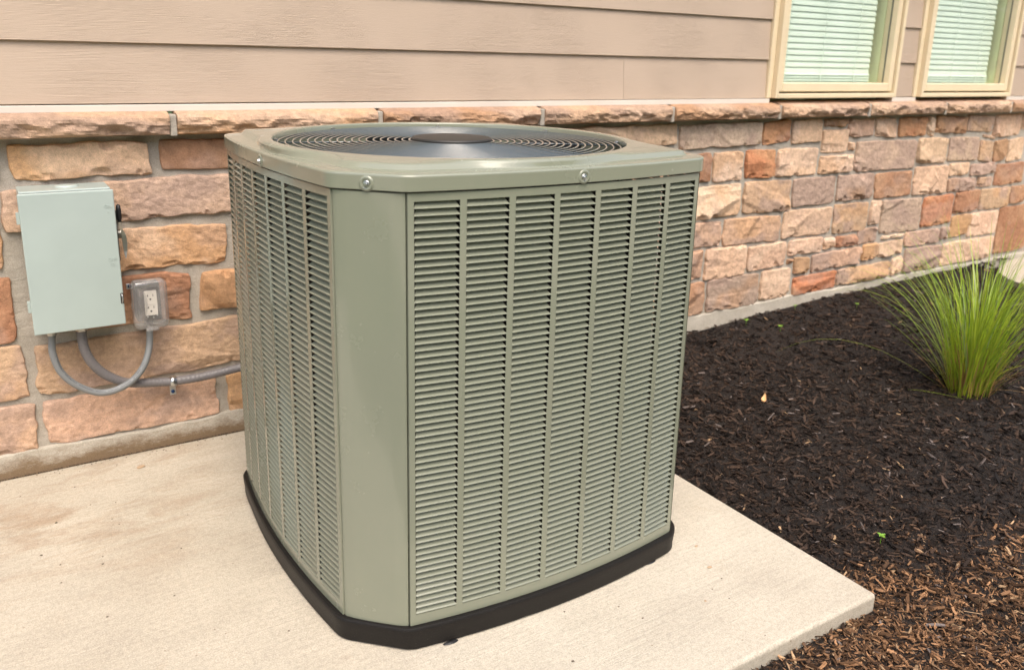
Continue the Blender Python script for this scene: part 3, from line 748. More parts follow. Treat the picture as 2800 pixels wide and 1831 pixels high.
# coil
def rsq(h, r, n=8):
    P = []
    for q, (sx, sy) in enumerate(((1, -1), (1, 1), (-1, 1), (-1, -1))):
        cx, cy = UX+sx*(h-r), UY+sy*(h-r)
        for k in range(n+1):
            a = -math.pi/2+q*math.pi/2+math.pi/2*k/n; P.append((cx+r*math.cos(a), cy+r*math.sin(a)))
    return np.array(P)
loft('coil', [(rsq(.30, .10), .052), (rsq(.352, .17), .052), (rsq(.352, .17), .845), (rsq(.30, .10), .845)], M['coil'], ac)
# louver interior deck that closes the top around the fan
RH = .3826; ZH = .929
# top cover
hole_n = len(outline())
def circ(r): 
    P = outline(); ang = np.arctan2(P[:, 1]-UY, P[:, 0]-UX); return np.c_[UX+r*np.cos(ang), UY+r*np.sin(ang)]
def lerp(a, b_, t): return a*(1-t)+b_*t
oc = lambda off, rad=.017: outline(off, BOW*.92, rad=rad)
inner = circ(RH+.022)
in_o = oc(-.040, .03)
# keep the raised plateau outside the hole everywhere
rad_o = np.hypot(in_o[:, 0]-UX, in_o[:, 1]-UY); need = RH+.026
in_o = np.c_[UX, UY]+(in_o-np.array([UX, UY]))*np.maximum(1, need/rad_o)[:, None]
lev = [(oc(-.0035), .8895), (oc(.0008), .8868), (oc(.0045), .8864), (oc(.0055), .8867), (oc(.0058), .8874), (oc(.0058), .8885), (oc(.0058), .9095), (oc(.0058), .9110), (oc(.0053), .9128), (oc(.0040), .9143), (oc(.0020), .9152), (oc(-.0005), .9156), (oc(-.003), .9158),
       (lerp(oc(-.010), in_o, .60), .9166), (lerp(oc(-.010), in_o, .66), .9170), (lerp(oc(-.010), in_o, .72), .9182), (lerp(oc(-.010), in_o, .92), .9248), (lerp(oc(-.010), in_o, .98), .9262), (lerp(in_o, inner, .10), .9270), (lerp(in_o, inner, .16), .9273), (lerp(in_o, inner, .5), .9292), (inner, .9306),
       (circ(RH+.006), .9312), (circ(RH+.003), .9310), (circ(RH+.0008), .9298), (circ(RH), .9275), (circ(RH-.0005), .915), (circ(RH-.006), .86)]
cover = loft('top_cover', lev, M['paint'], ac)
sharp(cover, 50)
loft('shroud', [(circ(RH+.004), .90), (circ(RH-.008), .86), (circ(RH-.012), .80), (circ(RH-.004), .76), (circ(RH-.004), .74)], M['dark'], ac)
# cover screws with their pressed dimples
for (x, y, nx, ny) in ((.1958, -1.0991, -.7071, -.7071), (.590, -1.1764, -.02, -1), (.1237, -.745, -1, .02)):
    n_ = Vector((nx, ny, 0)).normalized(); tq = n_.to_track_quat('Z', 'Y')
    z = .8975
    d = MB(); prof = [(.0135, -.0004), (.0118, .0012), (.0094, .0018), (.0070, .0005), (.0056, -.0010), (.0, -.0014)]; d.lathe(prof, (0, 0, 0), 20)
    o = d.obj('screw_dimple', M['paint'], cover, smooth=True); o.rotation_euler = tq.to_euler(); o.location = (x, y, z)
    s = MB(); s.lathe([(.0052, -.001), (.0056, .0012), (.0050, .0018), (.0036, .0019)], (0, 0, 0), 20)
    s.lathe([(.0036, .0015), (.0036, .0050), (.0030, .0056), (0, .0057)], (0, 0, 0), 6)
    o = s.obj('screw', M['zinc'], cover); o.rotation_euler = tq.to_euler(); o.location = (x, y, z)

# fan guard
ZR = .9235
gm = MB().lathe([(.0865, -.004), (.0885, -.001), (.0885, .0035), (.086, .0062), (.075, .0074), (.0, .0078)], (UX, UY, ZR+.001), 72)
guard = gm.obj('fan_guard', M['hubcap'], ac, smooth=True); sharp(guard, 30)
rr = [.0935+.01545*k for k in range(19)]
for r_ in rr:
    nseg = 110; V = []; mm = 6; F_ = []
    for k in range(nseg):
        a = 2*math.pi*k/nseg
        for q in range(mm):
            b_ = 2*math.pi*q/mm; V.append((UX+(r_+.0021*math.cos(b_))*math.cos(a), UY+(r_+.0021*math.cos(b_))*math.sin(a), ZR+.0021*math.sin(b_)-.0035*((r_-.09)/.28)**2))
    for k in range(nseg):
        for q in range(mm): F_.append((k*mm+q, ((k+1) % nseg)*mm+q, ((k+1) % nseg)*mm+(q+1) % mm, k*mm+(q+1) % mm))
    link('guard_ring', fast_mesh('guard_ring', V, np.array(F_), smooth=True), M['guard'], guard)
for k in range(8):
    a = R(22+45*k); c, s = math.cos(a), math.sin(a)
    m = MB().tube([(UX+.085*c, UY+.085*s, ZR-.0052), (UX+.25*c, UY+.25*s, ZR-.0062), (UX+.380*c, UY+.380*s, ZR-.0082)], .0022, 8)
    m.obj('spoke', M['guard'], guard, smooth=True)
    cl = MB(); cx, cy = UX+.377*c, UY+.377*s
    cl.lathe([(.0055, -.002), (.0055, .002), (.003, .0035), (0, .0036)], (cx, cy, ZR-.002), 8); cl.obj('clip', M['zinc'], guard)
for a in (R(95), R(5), R(275), R(185)):
    c, s = math.cos(a), math.sin(a); p = np.array([-s, c])
    m = MB(); V = []
    for r_ in (.0, .378):
        for w_, z in ((-.009, ZR-.012), (-.009, ZR-.034), (.009, ZR-.034), (.009, ZR-.012)): V.append((UX+r_*c+w_*p[0], UY+r_*s+w_*p[1], z))
    m.add(V, [(0,1,5,4),(1,2,6,5),(2,3,7,6),(3,0,4,7)]); m.obj('motor_mount', M['dark'], guard)
mot = MB().lathe([(.0, -.02), (.075, -.02), (.078, -.03), (.078, -.15), (.0, -.155)], (UX, UY, ZR), 40); mot.obj('motor', M['dark'], ac, smooth=True)
fan = MB().lathe([(.0, 0), (.05, 0), (.05, -.04), (0, -.04)], (UX, UY, .765), 24).obj('fan', M['dark'], ac)
for k in range(3):
    V = []; 
    for i in range(8):
        r_ = .05+.29*i/7
        for j in range(7):
            a = 2*math.pi*k/3+R(-32+64*j/6)*(1-.25*(i/7)); V.append((UX+r_*math.cos(a), UY+r_*math.sin(a), .745-.045*(j-3)/3*(.6+.4*i/7)))
    link('blade', fast_mesh('blade', V, grid_faces(8, 7), smooth=True), M['dark'], fan)

# ------------------------------------------------------------------ DISCONNECT BOX
bx = empty('disconnect_box', (-.17, -.03, .42), 'pale grey green metal electrical disconnect box mounted on the stone wall', 'electrical box')
x0, x1, z0, z1 = -.2735, -.066, .4165, .7680
MB().box(x0+.004, x1-.004, -.118, -.020, z0+.004, z1+.0).obj('enclosure', M['boxp'], bx, bevel=.003)
MB().box(x0+.006, x1-.006, -.1233, -.1183, z0+.006, z1-.0045).obj('gasket', M['boxd'], bx)
cov = MB().box(x0, x1, -.134, -.1235, z0, z1-.004).obj('cover', M['boxp'], bx, bevel=.0028, seg=3)
tops = MB().lathe([(.0, .004), (.022, .004), (.026, .0025), (.027, 0)], (0, 0, 0), 28)
o = tops.obj('hub_plate', M['boxp'], bx, smooth=True); o.scale = (1, .8, 1); o.location = (-.162, -.065, z1+.0002)
for hz in (.706, .487):
    MB().box(x0-.0065, x0+.001, -.126, -.112, hz-.014, hz+.014).obj('hinge', M['boxp'], bx, bevel=.001)
def text(s, size, loc, mat, parent, name, ext=.00035):
    cu = bpy.data.curves.new(name, 'FONT'); cu.body = s; cu.size = size; cu.extrude = ext; cu.bevel_depth = .0002; cu.align_x = 'CENTER'; cu.align_y = 'CENTER'
    t = bpy.data.objects.new(name, cu); COL.objects.link(t)
    dg = bpy.context.evaluated_depsgraph_get(); me = bpy.data.meshes.new_from_object(t.evaluated_get(dg)); bpy.data.objects.remove(t)
    o = bpy.data.objects.new(name, me); COL.objects.link(o); me.materials.clear(); me.materials.append(mat); setp(o, parent)
    o.rotation_euler = (R(90), 0, 0); o.location = loc; return o
for s, z, x in (('ON', .7225, -.082), ('I', .7085, -.082), ('OFF', .5885, -.0835), ('O', .5755, -.0835)): text(s, .0115 if len(s) > 1 else .012, (x, -.1343, z), M['boxp'], cov, 'lettering')
lt = MB().box(-.0735, -.0665, -.1355, -.133, .472, .499); lt.obj('latch', M['slot'], cov, bevel=.001)
lt2 = MB().tube([(-.070, -.1345, .474), (-.0695, -.1375, .479), (-.069, -.139, .486), (-.0695, -.1375, .493), (-.070, -.1345, .497)], .0016, 8); lt2.obj('latch_bow', M['zinc'], cov, smooth=True)
# operating handle on the right side
hd = MB()
hd.tube([(-.062, -.070, .640), (-.048, -.074, .640)], .013, 16); hd.obj('pivot', M['steel'], bx, smooth=False)
hb = MB(); P = [(-.0525, -.085, .680), (-.0525, -.082, .662), (-.049, -.078, .650), (-.045, -.078, .637), (-.0435, -.080, .615), (-.0445, -.083, .595), (-.046, -.087, .578)]; W_ = [.006, .006, .009, .012, .0115, .008, .0015]
V = []
for (x, y, z), w_ in zip(P, W_): V += [(x-w_*.45, y-.0035, z), (x+w_*.45, y-.0035, z), (x+w_*.45, y+w_*.7, z), (x-w_*.45, y+w_*.7, z)]
F_ = []
for i in range(6):
    for k in range(4): F_.append((4*i+k, 4*i+(k+1) % 4, 4*i+4+(k+1) % 4, 4*i+4+k))
F_ += [(3,2,1,0), (24,25,26,27)]
lever = hb.add(V, F_).obj('handle', M['steel'], bx)
gp = MB().tube([(-.0525, -.086, .674), (-.0525, -.087, .684), (-.0525, -.087, .706), (-.0525, -.086, .716), (-.0525, -.085, .719)], [.0052, .0062, .0062, .0048, .001], 14); gp.obj('grip', M['blackp'], lever, smooth=True)
MB().box(-.066, -.060, -.100, -.050, .575, .705).obj('handle_guide', M['boxd'], bx, bevel=.001)

# ------------------------------------------------------------------ OUTLET
ot = empty('outlet_box', (.003, -.03, .40), 'weatherproof power outlet with a clear bubble cover beside the grey disconnect box', 'power outlet')
def rbox(cx, cz, hw, hh, r, n=6):
    P = []
    for q, (sx, sz) in enumerate(((1, -1), (1, 1), (-1, 1), (-1, -1))):
        for k in range(n+1):
            a = -math.pi/2+q*math.pi/2+math.pi/2*k/n; P.append((cx+sx*(hw-r)+r*math.cos(a), cz+sz*(hh-r)+r*math.sin(a)))
    return P
def shell(levels):
    m = MB(); V = []; n = len(levels[0][0])
    for P, y in levels: V += [(x, y, z) for x, z in P]
    F_ = [(i*n+k, i*n+(k+1) % n, (i+1)*n+(k+1) % n, (i+1)*n+k) for i in range(len(levels)-1) for k in range(n)]
    F_.append(tuple((len(levels)-1)*n+k for k in range(n))); return m.add(V, F_)
cx, cz = .0025, .4465
shell([(rbox(cx, cz, .030, .052, .004), -.012), (rbox(cx, cz, .030, .052, .004), -.062)]).obj('back_box', M['dark'], ot)
fr_ = shell([(rbox(cx, cz, .041, .063, .012), -.055), (rbox(cx, cz, .042, .064, .013), -.058), (rbox(cx, cz, .042, .064, .013), -.066), (rbox(cx, cz, .040, .062, .012), -.068)]).obj('base_flange', M['clear'], ot)
shell([(rbox(cx+.004, cz-.003, .025, .045, .003), -.068), (rbox(cx+.004, cz-.003, .025, .045, .003), -.0705)]).obj('cover_plate', M['plate'], ot)
rc = shell([(rbox(cx+.004, cz+.0, .0155, .0335, .002), -.0705), (rbox(cx+.004, cz, .0155, .0335, .002), -.0755)]).obj('receptacle', M['outletw'], ot)
for dz in (.016, -.017):
    sl_ = MB().box(cx-.0035, cx-.0020, -.0763, -.0753, cz+dz+.002, cz+dz+.0085).box(cx+.0095, cx+.0110, -.0763, -.0753, cz+dz+.002, cz+dz+.0085).box(cx-.0055, cx-.0035, -.0763, -.0753, cz+dz+.0045, cz+dz+.006)
    sl_.lathe([(.0026, -.0763), (0, -.0764)], (cx+.003, 0, cz+dz-.005), 14, 'y'); sl_.obj('slot', M['slot'], rc)
bt = MB().box(cx-.002, cx+.010, -.0768, -.0753, cz-.003, cz+.0005); bt.obj('button', M['outletw'], rc)
for dx, dz in ((-.008, -.038), (.006, -.041), (.016, -.036)): MB().lathe([(.0022, -.0705), (.0022, -.0722), (0, -.0727)], (cx+.002+dx, 0, cz+dz), 12, 'y').obj('plate_screw', M['zinc'], ot)
# clear bubble cover: rim, raised dome with scooped side walls
dome = shell([(rbox(cx, cz, .0435, .0655, .015), -.066), (rbox(cx, cz, .0450, .0670, .016), -.070), (rbox(cx, cz, .0450, .0670, .016), -.086), (rbox(cx, cz, .0435, .0655, .016), -.094), (rbox(cx, cz, .0400, .0620, .015), -.0985), (rbox(cx, cz, .0330, .0550, .013), -.1000)])
dm = dome.obj('clear_cover', M['clear'], ot, smooth=True); sharp(dm, 45)
inr = MB(); V = []
for k in range(9):
    t_ = k/8; z = cz+.046-.092*t_; bow_ = .012*math.sin(math.pi*t_)
    V += [(cx-.030, -.098, z), (cx-.022+bow_, -.088, z), (cx-.015+bow_, -.074, z)]
inr.add(V, [(3*i+j, 3*i+j+1, 3*i+j+4, 3*i+j+3) for i in range(8) for j in range(2)])
V = []
for k in range(9):
    t_ = k/8; z = cz+.048-.096*t_; bow_ = .006*math.sin(math.pi*t_)
    V += [(cx+.034, -.098, z), (cx+.030-bow_, -.088, z), (cx+.026-bow_, -.074, z)]
inr.add(V, [(3*i+j, 3*i+j+1, 3*i+j+4, 3*i+j+3) for i in range(8) for j in range(2)])
inr.obj('inner_wall', M['clear'], ot, smooth=True)
for z in (cz+.0655, cz-.0655): MB().box(cx-.017, cx+.015, -.101, -.084, z-.004, z+.004).obj('cover_clip', M['clear'], ot, bevel=.0015)
MB().box(cx-.0465, cx-.0435, -.094, -.080, cz-.006, cz+.010).obj('cover_clip', M['clear'], ot, bevel=.0015)
MB().box(-.0455, -.030, -.041, -.038, .482, .497).obj('mounting_ear', M['zinc'], ot, bevel=.001)
MB().lathe([(.0048, -.041), (.0048, -.0445), (.003, -.046), (0, -.0462)], (-.0375, 0, .4905), 16, 'y').obj('ear_screw', M['blue'], ot)

# ------------------------------------------------------------------ CONDUITS
def spline(P, n=14):
    P = [Vector(p) for p in P]; P = [P[0]*2-P[1]]+P+[P[-1]*2-P[-2]]; out = []
    for i in range(1, len(P)-2):
        for k in range(n):
            t = k/n; a, b_, c, d = P[i-1:i+3]
            out.append(.5*((2*b_)+(-a+c)*t+(2*a-5*b_+4*c-d)*t*t+(-a+3*b_-3*c+d)*t**3))
    out.append(P[-2]); return out
cA = [(-.2335,-.083,.405),(-.2355,-.084,.380),(-.237,-.086,.350),(-.226,-.088,.302),(-.198,-.090,.262),(-.157,-.091,.232),(-.124,-.091,.2235),(-.089,-.090,.229),(-.053,-.086,.247),(-.025,-.078,.278),(-.008,-.066,.316),(-.001,-.055,.352),(.000,-.050,.388)]
pA = spline(cA)
ca = MB().tube(pA, .0088, 16); con = ca.obj('conduit', M['conA'], smooth=True)
tag(con, 'thin grey flexible conduit looping from the disconnect box up to the outlet', 'conduit', 'flexible conduits below the disconnect box')
# the faint printed line on the thin conduit (separate ink dashes)
ik = MB(); rk = random.Random(3)
for i in range(30, len(pA)-24):
    if i % 13 in (5, 6): continue
    p, q = pA[i], pA[i+1]; t = (q-p).normalized(); n_ = Vector((0, -1, 0)); s_ = t.cross(n_).normalized()
    off = (n_*.80+s_*(-.60 if i < 105 else -.62)).normalized()*.0089; up = off.cross(t).normalized()
    for k in range(2):
        a = p+(q-p)*(k*.5+rk.uniform(0, .08)); b_ = a+(q-p)*rk.uniform(.22, .36); hgt = rk.uniform(.0006, .0010)
        ik.add([a+off+up*hgt, b_+off+up*hgt, b_+off-up*hgt, a+off-up*hgt], [(0,1,2,3)])
ik.obj('printed_line', M['ink'], con)
cn_ = MB().tube([(-.2333,-.083,.398),(-.2333,-.083,.4165)], .0115, 12); cn_.obj('fitting', M['steel'], con)
cn_ = MB().tube([(.000,-.050,.382),(.000,-.050,.398)], .0115, 12); cn_.obj('fitting', M['dark'], con)
cB = [(-.166,-.083,.405),(-.167,-.083,.382),(-.164,-.082,.347),(-.151,-.079,.309),(-.127,-.074,.273),(-.095,-.067,.245),(-.069,-.062,.230),(-.034,-.057,.220),(.020,-.053,.211),(.048,-.052,.2075),(.114,-.053,.2065),(.173,-.056,.211),(.235,-.062,.2185),(.33,-.075,.232),(.42,-.14,.25),(.46,-.26,.26),(.465,-.34,.26)]
pB = spline(cB, 40); rb = [.0122+.00028*math.sin(i*math.pi/3.5) for i in range(len(pB))]
con2 = MB().tube(pB, rb, 16).obj('conduit', M['conB'], smooth=True)
tag(con2, 'thick ribbed grey conduit curving along the stones behind the air conditioner', 'conduit', 'flexible conduits below the disconnect box')
MB().tube([(-.166,-.083,.399),(-.166,-.083,.4165)], .0150, 6).obj('fitting', M['steel'], con2, bevel=.001)
MB().tube([(-.150,-.083,.404),(-.150,-.083,.4165)], .010, 6).obj('fitting', M['dark'], con2, bevel=.001)
sx = .048; cl = MB(); V = []
for i in range(13):
    a = R(-100+ 220*i/12); r_ = .0138
    V += [(sx-.008, -.052-r_*math.cos(a), .2078+r_*math.sin(a)), (sx+.008, -.052-r_*math.cos(a), .2078+r_*math.sin(a))]
cl.add(V, [(2*i, 2*i+1, 2*i+3, 2*i+2) for i in range(12)])
clamp = cl.obj('conduit_strap', M['zinc'], smooth=True); m_ = clamp.modifiers.new('sheet', 'SOLIDIFY'); m_.thickness = .0016; m_.offset = 1
tag(clamp, 'shiny zinc strap holding the thick ribbed conduit to the stone wall', 'strap')
MB().box(sx-.0085, sx+.0075, -.0475, -.0455, .166, .1955).obj('tab', M['zinc'], clamp, bevel=.0008)
MB().lathe([(.0050, -.0475), (.0050, -.0505), (.003, -.052), (0, -.0522)], (sx-.001, 0, .1765), 16, 'y').obj('screw', M['blue'], clamp)

# ------------------------------------------------------------------ MULCH
def in_bed(x, y):
    return ~((x < PX1+.004) & (y > PY0-.004)) & (y < -.016) & ~((np.hypot((x-4.75)/.93, (y+.62)/.614) < 1.0) | (x > 4.75) & (y > -1.9))
def chips(n, seed, smin, smax, bright):
    r_ = np.random.default_rng(seed)
    x = r_.uniform(.55, 4.7, n*12); y = r_.uniform(-2.3, -.016, n*12)
    cx, cy = -.354, -2.40; dist = np.hypot(x-cx, y-cy)
    keep = (r_.random(n*12) < (1.75/dist)**2.4*.95) & in_bed(x, y) & (y < .55*x-.05+0*x) 
    x, y = x[keep][:n], y[keep][:n]; k = len(x); assert k > n*.6; dist = np.hypot(x-cx, y-cy)
    sc = (dist/2.0)**.55
    L = smin*np.exp(r_.random(k)**1.8*math.log(smax/smin))*sc; Wd = L*r_.uniform(.10, .36, k); Wd = np.minimum(Wd, .008*sc); T = np.minimum(Wd*.4, .0025)
    yaw = r_.uniform(0, 2*math.pi, k); pit = r_.normal(0, .30, k); rol = r_.normal(0, .5, k)
    ca, sa = np.cos(yaw), np.sin(yaw); cp, sp = np.cos(pit), np.sin(pit); cr, sr = np.cos(rol), np.sin(rol)
    ex = np.stack([ca*cp, sa*cp, sp], 1); ey0 = np.stack([-sa, ca, 0*sa], 1); ez0 = np.cross(ex, ey0)
    ey = ey0*cr[:, None]+ez0*sr[:, None]; ez = np.cross(ex, ey)
    z = mulch_z(x, y)+r_.uniform(.000, .013, k)
    near_pad = (x < PX1+.03) & (y > PY0); z = np.where(near_pad, np.minimum(z, .004), z)
    C = np.stack([x, y, z], 1)
    cs = []
    tpr = r_.uniform(.25, .95, k); skew = r_.uniform(-.4, .4, k); bend = r_.normal(0, .10, k)
    for (u, w_) in ((-1, -1), (0, -1), (1, -1), (-1, 1), (0, 1), (1, 1)):
        f = np.where(u == 0, 1, tpr) if u else 1.0
        f = tpr if u else np.ones(k)
        cs.append(C+ex*(u*L/2)[:, None]+ey*((w_*Wd/2)*f+ (abs(u)*bend*L*.5))[:, None]+ez*(T/2)[:, None])
    for (u, w_) in ((-1, -1), (0, -1), (1, -1), (-1, 1), (0, 1), (1, 1)):
        f = tpr if u else np.ones(k)
        cs.append(C+ex*(u*L/2*1.02)[:, None]+ey*((w_*Wd/2)*f+(abs(u)*bend*L*.5))[:, None]-ez*(T/2)[:, None])
    V = np.stack(cs, 1).reshape(-1, 3)
    fc = np.array([(0,1,4,3),(1,2,5,4),(0,6,7,1),(1,7,8,2),(5,11,10,4),(4,10,9,3),(3,9,6,0),(2,8,11,5)])
    F4 = (np.arange(k)[:, None, None]*12+fc[None]).reshape(-1, 4)
    # colour: black-dyed mulch, weathered to brown and tan toward the near right
    fresh = sstep(.40, .66, .5+(-(y+1.44-.05*np.clip(x-1.9, 0, 3))*2.1)+(fbm(x*4, y*4, 77)-.5)*1.0+r_.normal(0, .13, k))
    t = r_.random(k)**2.2; t2 = r_.random(k)
    dark = np.array([.0065, .0042, .0030])*(1-t[:, None])+np.array([.080, .050, .034])*t[:, None]
    lite = np.array([.045, .023, .011])*(1-t[:, None])+np.array([.40, .215, .105])*t[:, None]
    c = dark*(1-fresh[:, None])+lite*fresh[:, None]
    rare = t2 < (.004+.05*fresh*bright); c[rare] = np.array([.38, .25, .14])*r_.uniform(.5, 1.25, (rare.sum(), 1))
    rare = (t2 > .985); c[rare] = np.array([.17, .14, .125])*r_.uniform(.6, 1.2, (rare.sum(), 1))
    return V, F4, np.repeat(c, 12, 0)
V1, F1, C1 = chips(95000, 11, .004, .022, 1.0)
V2, F2, C2 = chips(6500, 12, .018, .042, 1.4)
V = np.vstack([V1, V2]); F_ = np.vstack([F1, F2+len(V1)])
o = link('mulch', fast_mesh('mulch', V, F_, np.vstack([C1, C2])), M['chips']); tag(o, 'dark brown shredded wood mulch filling the bed beside the concrete pad', 'mulch', kind='stuff')

# ------------------------------------------------------------------ ORNAMENTAL GRASS
GX, GY = 2.47, -.965; GZ = float(mulch_z(GX, GY))+.004
gr = empty('ornamental_grass', (GX, GY, GZ), 'bright green clump of ornamental grass growing in the dark mulch', 'ornamental grass')
def blade(rg, length, lean, az, width, dry=False, droop=1., r0=None):
    rr0 = rg.uniform(0, .075) if r0 is None else r0; a0 = az+rg.gauss(0, .5)
    p = Vector((GX+rr0*math.cos(a0)*1.15, GY+rr0*math.sin(a0)*.9, GZ-.01)); n = 9; V = []; C = []
    el = math.pi/2-lean; d = length/n; side = Vector((-math.sin(az), math.cos(az), 0)); tw = rg.uniform(-.8, .8)
    if dry: c0 = np.array([.42, .25, .10])*rg.uniform(.6, 1.15); c1 = c0*1.1
    else:
        k = rg.random(); c1 = np.array([.48, .60, .05])*(1-k)+np.array([.20, .36, .04])*k; c1 = c1*rg.uniform(.8, 1.2)
        if rg.random() < .06: c1 = np.array([.32, .42, .22])
        c0 = c1*.8+np.array([.06, .02, .0])*rg.random()*1.4
    for i in range(n+1):
        t = i/n; w_ = width*(1-t**2.2)*(.7+.3*min(1, t*4))+.00025
        s_ = (side*math.cos(tw*t)+Vector((0, 0, 1))*math.sin(tw*t)*.4)
        V += [tuple(p-s_*w_/2), tuple(p+s_*w_/2)]; C += [c0*(1-t)+c1*t]*2
        dv = Vector((math.cos(az)*math.cos(el), math.sin(az)*math.cos(el), math.sin(el)))
        p = p+dv*d; el -= droop*(.05+.22*t)*rg.uniform(.7, 1.3)*length/.5
        az += rg.gauss(0, .02); el = max(el, -.75)
        if p.z < GZ-.005: p.z = GZ-.002; el = max(el, -.02)
    F_ = [(2*i, 2*i+1, 2*i+3, 2*i+2) for i in range(n)]
    return V, F_, C
rgb = random.Random(21)
def group_of(name, n, fn):
    V = []; F_ = []; C = []
    for _ in range(n):
        v, f, c = fn(); k = len(V); V += v; F_ += [tuple(i+k for i in q) for q in f]; C += c
    o = link(name, fast_mesh(name, np.array(V), np.array(F_), np.array(C), smooth=True), M['blade'], gr); tag(o, kind='stuff')
def inner_b():
    lean = abs(rgb.gauss(0, .30)); return blade(rgb, rgb.uniform(.30, .66), min(lean, .8), rgb.uniform(0, 2*math.pi), rgb.uniform(.0024, .0046), droop=rgb.uniform(.2, 1.0))
group_of('green_blades', 360, inner_b)
group_of('dry_blades', 230, lambda: blade(rgb, rgb.uniform(.07, .26), abs(rgb.gauss(.2, .35)), rgb.uniform(0, 2*math.pi), rgb.uniform(.002, .005), True, .8))
for k in range(48):
    az = rgb.uniform(0, 2*math.pi); ln = rgb.uniform(.45, .72); lean = rgb.uniform(.10, .50)
    v, f, c = blade(rgb, ln, lean, az, rgb.uniform(.0024, .0040), droop=rgb.uniform(.5, 1.2), r0=rgb.uniform(.03, .08))
    link('blade', fast_mesh('blade', np.array(v), np.array(f), np.array(c), smooth=True), M['blade'], gr)
for az, ln, lean, dr in ((R(140), .66, .95, .75), (R(125), .60, .65, .5), (R(150), .50, .5, .4), (R(178), .36, 1.25, .1)):
    v, f, c = blade(rgb, ln, lean, az, .0042, droop=dr, r0=.07)
    link('blade', fast_mesh('blade', np.array(v), np.array(f), np.array(c), smooth=True), M['blade'], gr)

# ------------------------------------------------------------------ SMALL THINGS
def sprout(x, y, s, label, seed):
    r_ = random.Random(seed); z = float(mulch_z(x, y))+.012
    t = empty('weed_sprout', (x, y, z), label, 'weed', 'tiny weed sprouts in the mulch')
    n = 3+seed % 2
    for k in range(n):
        a = 2*math.pi*k/n+r_.uniform(-.4, .4); c, s_ = math.cos(a), math.sin(a); L = s*r_.uniform(.8, 1.2); V = []
        for i in range(5):
            u = i/4; w_ = L*.32*math.sin(math.pi*min(.97, u*.85+.12)); h = .012+L*.35*u-L*.25*u*u
            V += [(x+c*L*u-s_*w_, y+s_*L*u+c*w_, z+h), (x+c*L*u, y+s_*L*u, z+h-.0015), (x+c*L*u+s_*w_, y+s_*L*u-c*w_, z+h)]
        m = MB().add(V, [(3*i+j, 3*i+j+1, 3*i+j+4, 3*i+j+3) for i in range(4) for j in range(2)]); m.obj('leaf', M['sprout'], t, smooth=True, recalc=False)
    MB().tube([(x, y, z-.02), (x, y, z+.012)], .001, 5).obj('stem', M['sprout'], t)
sprout(1.41, -1.36, .012, 'bright green star shaped sprout alone in the mulch right of the pad', 3)
sprout(2.66, -.06, .013, 'small green sprout closest to the foundation, under the mauve and peach stones', 4)
sprout(2.33, -.08, .016, 'flat two leaved sprout near the foundation just right of the air conditioner', 6)
sprout(2.39, -.21, .012, 'tiny pale sprout a hand below the foundation behind the air conditioner corner', 5)
sprout(2.90, -.20, .013, 'small yellow green sprout midway between the foundation and the grass clump', 7)
lx, ly = 1.776, -.665; lz = float(mulch_z(lx, ly))+.022
V = []
for i in range(7):
    u = i/6; w_ = .0075*math.sin(math.pi*min(.98, u*.9+.05)); a = R(35)+u*.5
    px_ = lx+(u-.5)*.044*math.cos(R(35)); py_ = ly+(u-.5)*.030*math.sin(R(35)); cz_ = .012*(u-.4)**2*4
    V += [(px_-w_*.4, py_+w_, lz+cz_+.008), (px_, py_, lz+cz_), (px_+w_*.4, py_-w_, lz+cz_+.004)]
lf = MB().add(V, [(3*i+j, 3*i+j+1, 3*i+j+4, 3*i+j+3) for i in range(6) for j in range(2)]).obj('dry_leaf', M['leafm'], smooth=True, recalc=False)
tag(lf, 'single curled orange tan dry leaf lying on the dark mulch', 'dry leaf')
def pebble(x, y, s, label, seed):
    m = MB(); r_ = random.Random(seed); n = 10; prof = [(0, 0), (.9, .1), (1, .4), (.75, .75), (.35, .92), (0, .95)]; V = []
    for rr2, h in prof:
        for k in range(n):
            a = 2*math.pi*k/n; q = 1+.22*math.sin(2*a+seed)+.1*math.sin(3*a+seed*2); V.append((x+s*rr2*q*math.cos(a), y+s*rr2*q*math.sin(a)*.8, .0002+s*h*.6))
    m.add(V, [(i*n+k, i*n+(k+1) % n, (i+1)*n+(k+1) % n, (i+1)*n+k) for i in range(5) for k in range(n)])
    tag(m.obj('pebble', M['pebble'], smooth=True), label, 'pebble', 'pebbles lying on the concrete pad')
pebble(.985, -1.163, .0042, 'round tan pebble on the pad, the one nearest the dark mulch edge', 1)
pebble(.950, -1.241, .0055, 'larger flat tan pebble on the bare pad right of the air conditioner', 2)
pebble(.853, -1.325, .0032, 'smallest tan pebble, closest to the trowelled front border of the pad', 5)
pebble(-.063, -.115, .010, 'grey stone chip on the pad at the foot of the foundation', 7)
gt = MB(); r_ = random.Random(4)
spots = [(-.299,-.578),(-.232,-.748),(-.149,-.278),(-.285,-.311),(-.326,-.444),(-.214,-.548),(-.103,-.744),(-.053,-.571),(.25,-1.30),(.5,-1.33),(.7,-1.30)]
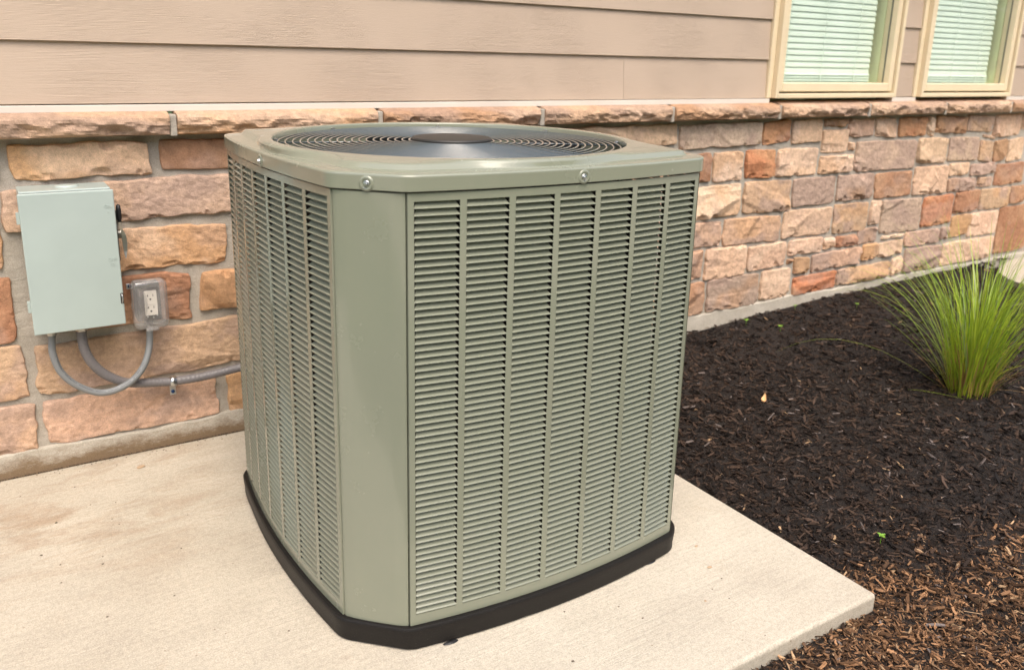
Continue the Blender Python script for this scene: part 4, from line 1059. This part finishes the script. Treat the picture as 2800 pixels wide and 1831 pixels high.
for k in range(260):
    x, y = (spots[k] if k < len(spots) else (r_.uniform(-.9, 1.15), r_.uniform(-1.47, -.02)))
    if x > .13 and x < .98 and y > -1.2: continue
    if k > 60 and r_.random() < .6: x, y = r_.uniform(-.45, .2), -.016-abs(r_.gauss(0, .02))
    s = r_.uniform(.0008, .0022) if k >= len(spots) else r_.uniform(.0018, .0034); a0 = r_.uniform(0, 6)
    P = [(x+s*1.2*math.cos(a0+q*1.256), y+s*math.sin(a0+q*1.256), .0002) for q in range(5)]
    gt.add(P+[(x, y, .0002+s*.7)], [(0,1,5),(1,2,5),(2,3,5),(3,4,5),(4,0,5)])
o = gt.obj('grit', M['bark']); tag(o, 'scattered brown specks of grit on the pale concrete pad', 'grit', kind='stuff')
# dark crumbs in the joint between pad and foundation
jt = MB(); r_ = random.Random(9)
for k in range(2600):
    x = r_.uniform(-.8, 1.1); y = -.0130-abs(r_.gauss(0, .0030)); s = r_.uniform(.0006, .0020)
    P = [(x+s*math.cos(q*1.57+k), y+s*.6*math.sin(q*1.57+k), .0003) for q in range(4)]
    jt.add(P+[(x, y-.0003, s*1.1)], [(0,1,4),(1,2,4),(2,3,4),(3,0,4)])
o = jt.obj('joint_dirt', M['soil']); tag(o, 'dark dirt packed in the joint between pad and foundation', 'dirt', kind='stuff')

# ------------------------------------------------------------------ WOODLAND behind the camera (seen mirrored in glass and paint)
r_ = np.random.default_rng(31)
k = 26000; tx = r_.uniform(-26, 40, k); ty = -19-r_.random(k)*6; hgt = 5.5+3.5*fbm(tx*.35, tx*0, 3)+2*fbm(tx*1.3, tx*0, 8); tz = hgt*r_.random(k)**.8
C = np.stack([tx, ty, tz], 1); a = r_.normal(size=(k, 3)); a /= np.linalg.norm(a, axis=1)[:, None]; b_ = np.cross(a, r_.normal(size=(k, 3))); b_ /= np.linalg.norm(b_, axis=1)[:, None]
sz = r_.uniform(.25, .6, k)[:, None]
V = np.stack([C-a*sz-b_*sz*.5, C+a*sz-b_*sz*.5, C+a*sz+b_*sz*.5, C-a*sz+b_*sz*.5], 1).reshape(-1, 3)
o = link('woodland', fast_mesh('woodland', V, np.arange(k*4).reshape(-1, 4)), M['crown']); tag(o, 'belt of leafy green trees mirrored in the window panes', 'trees', kind='stuff')
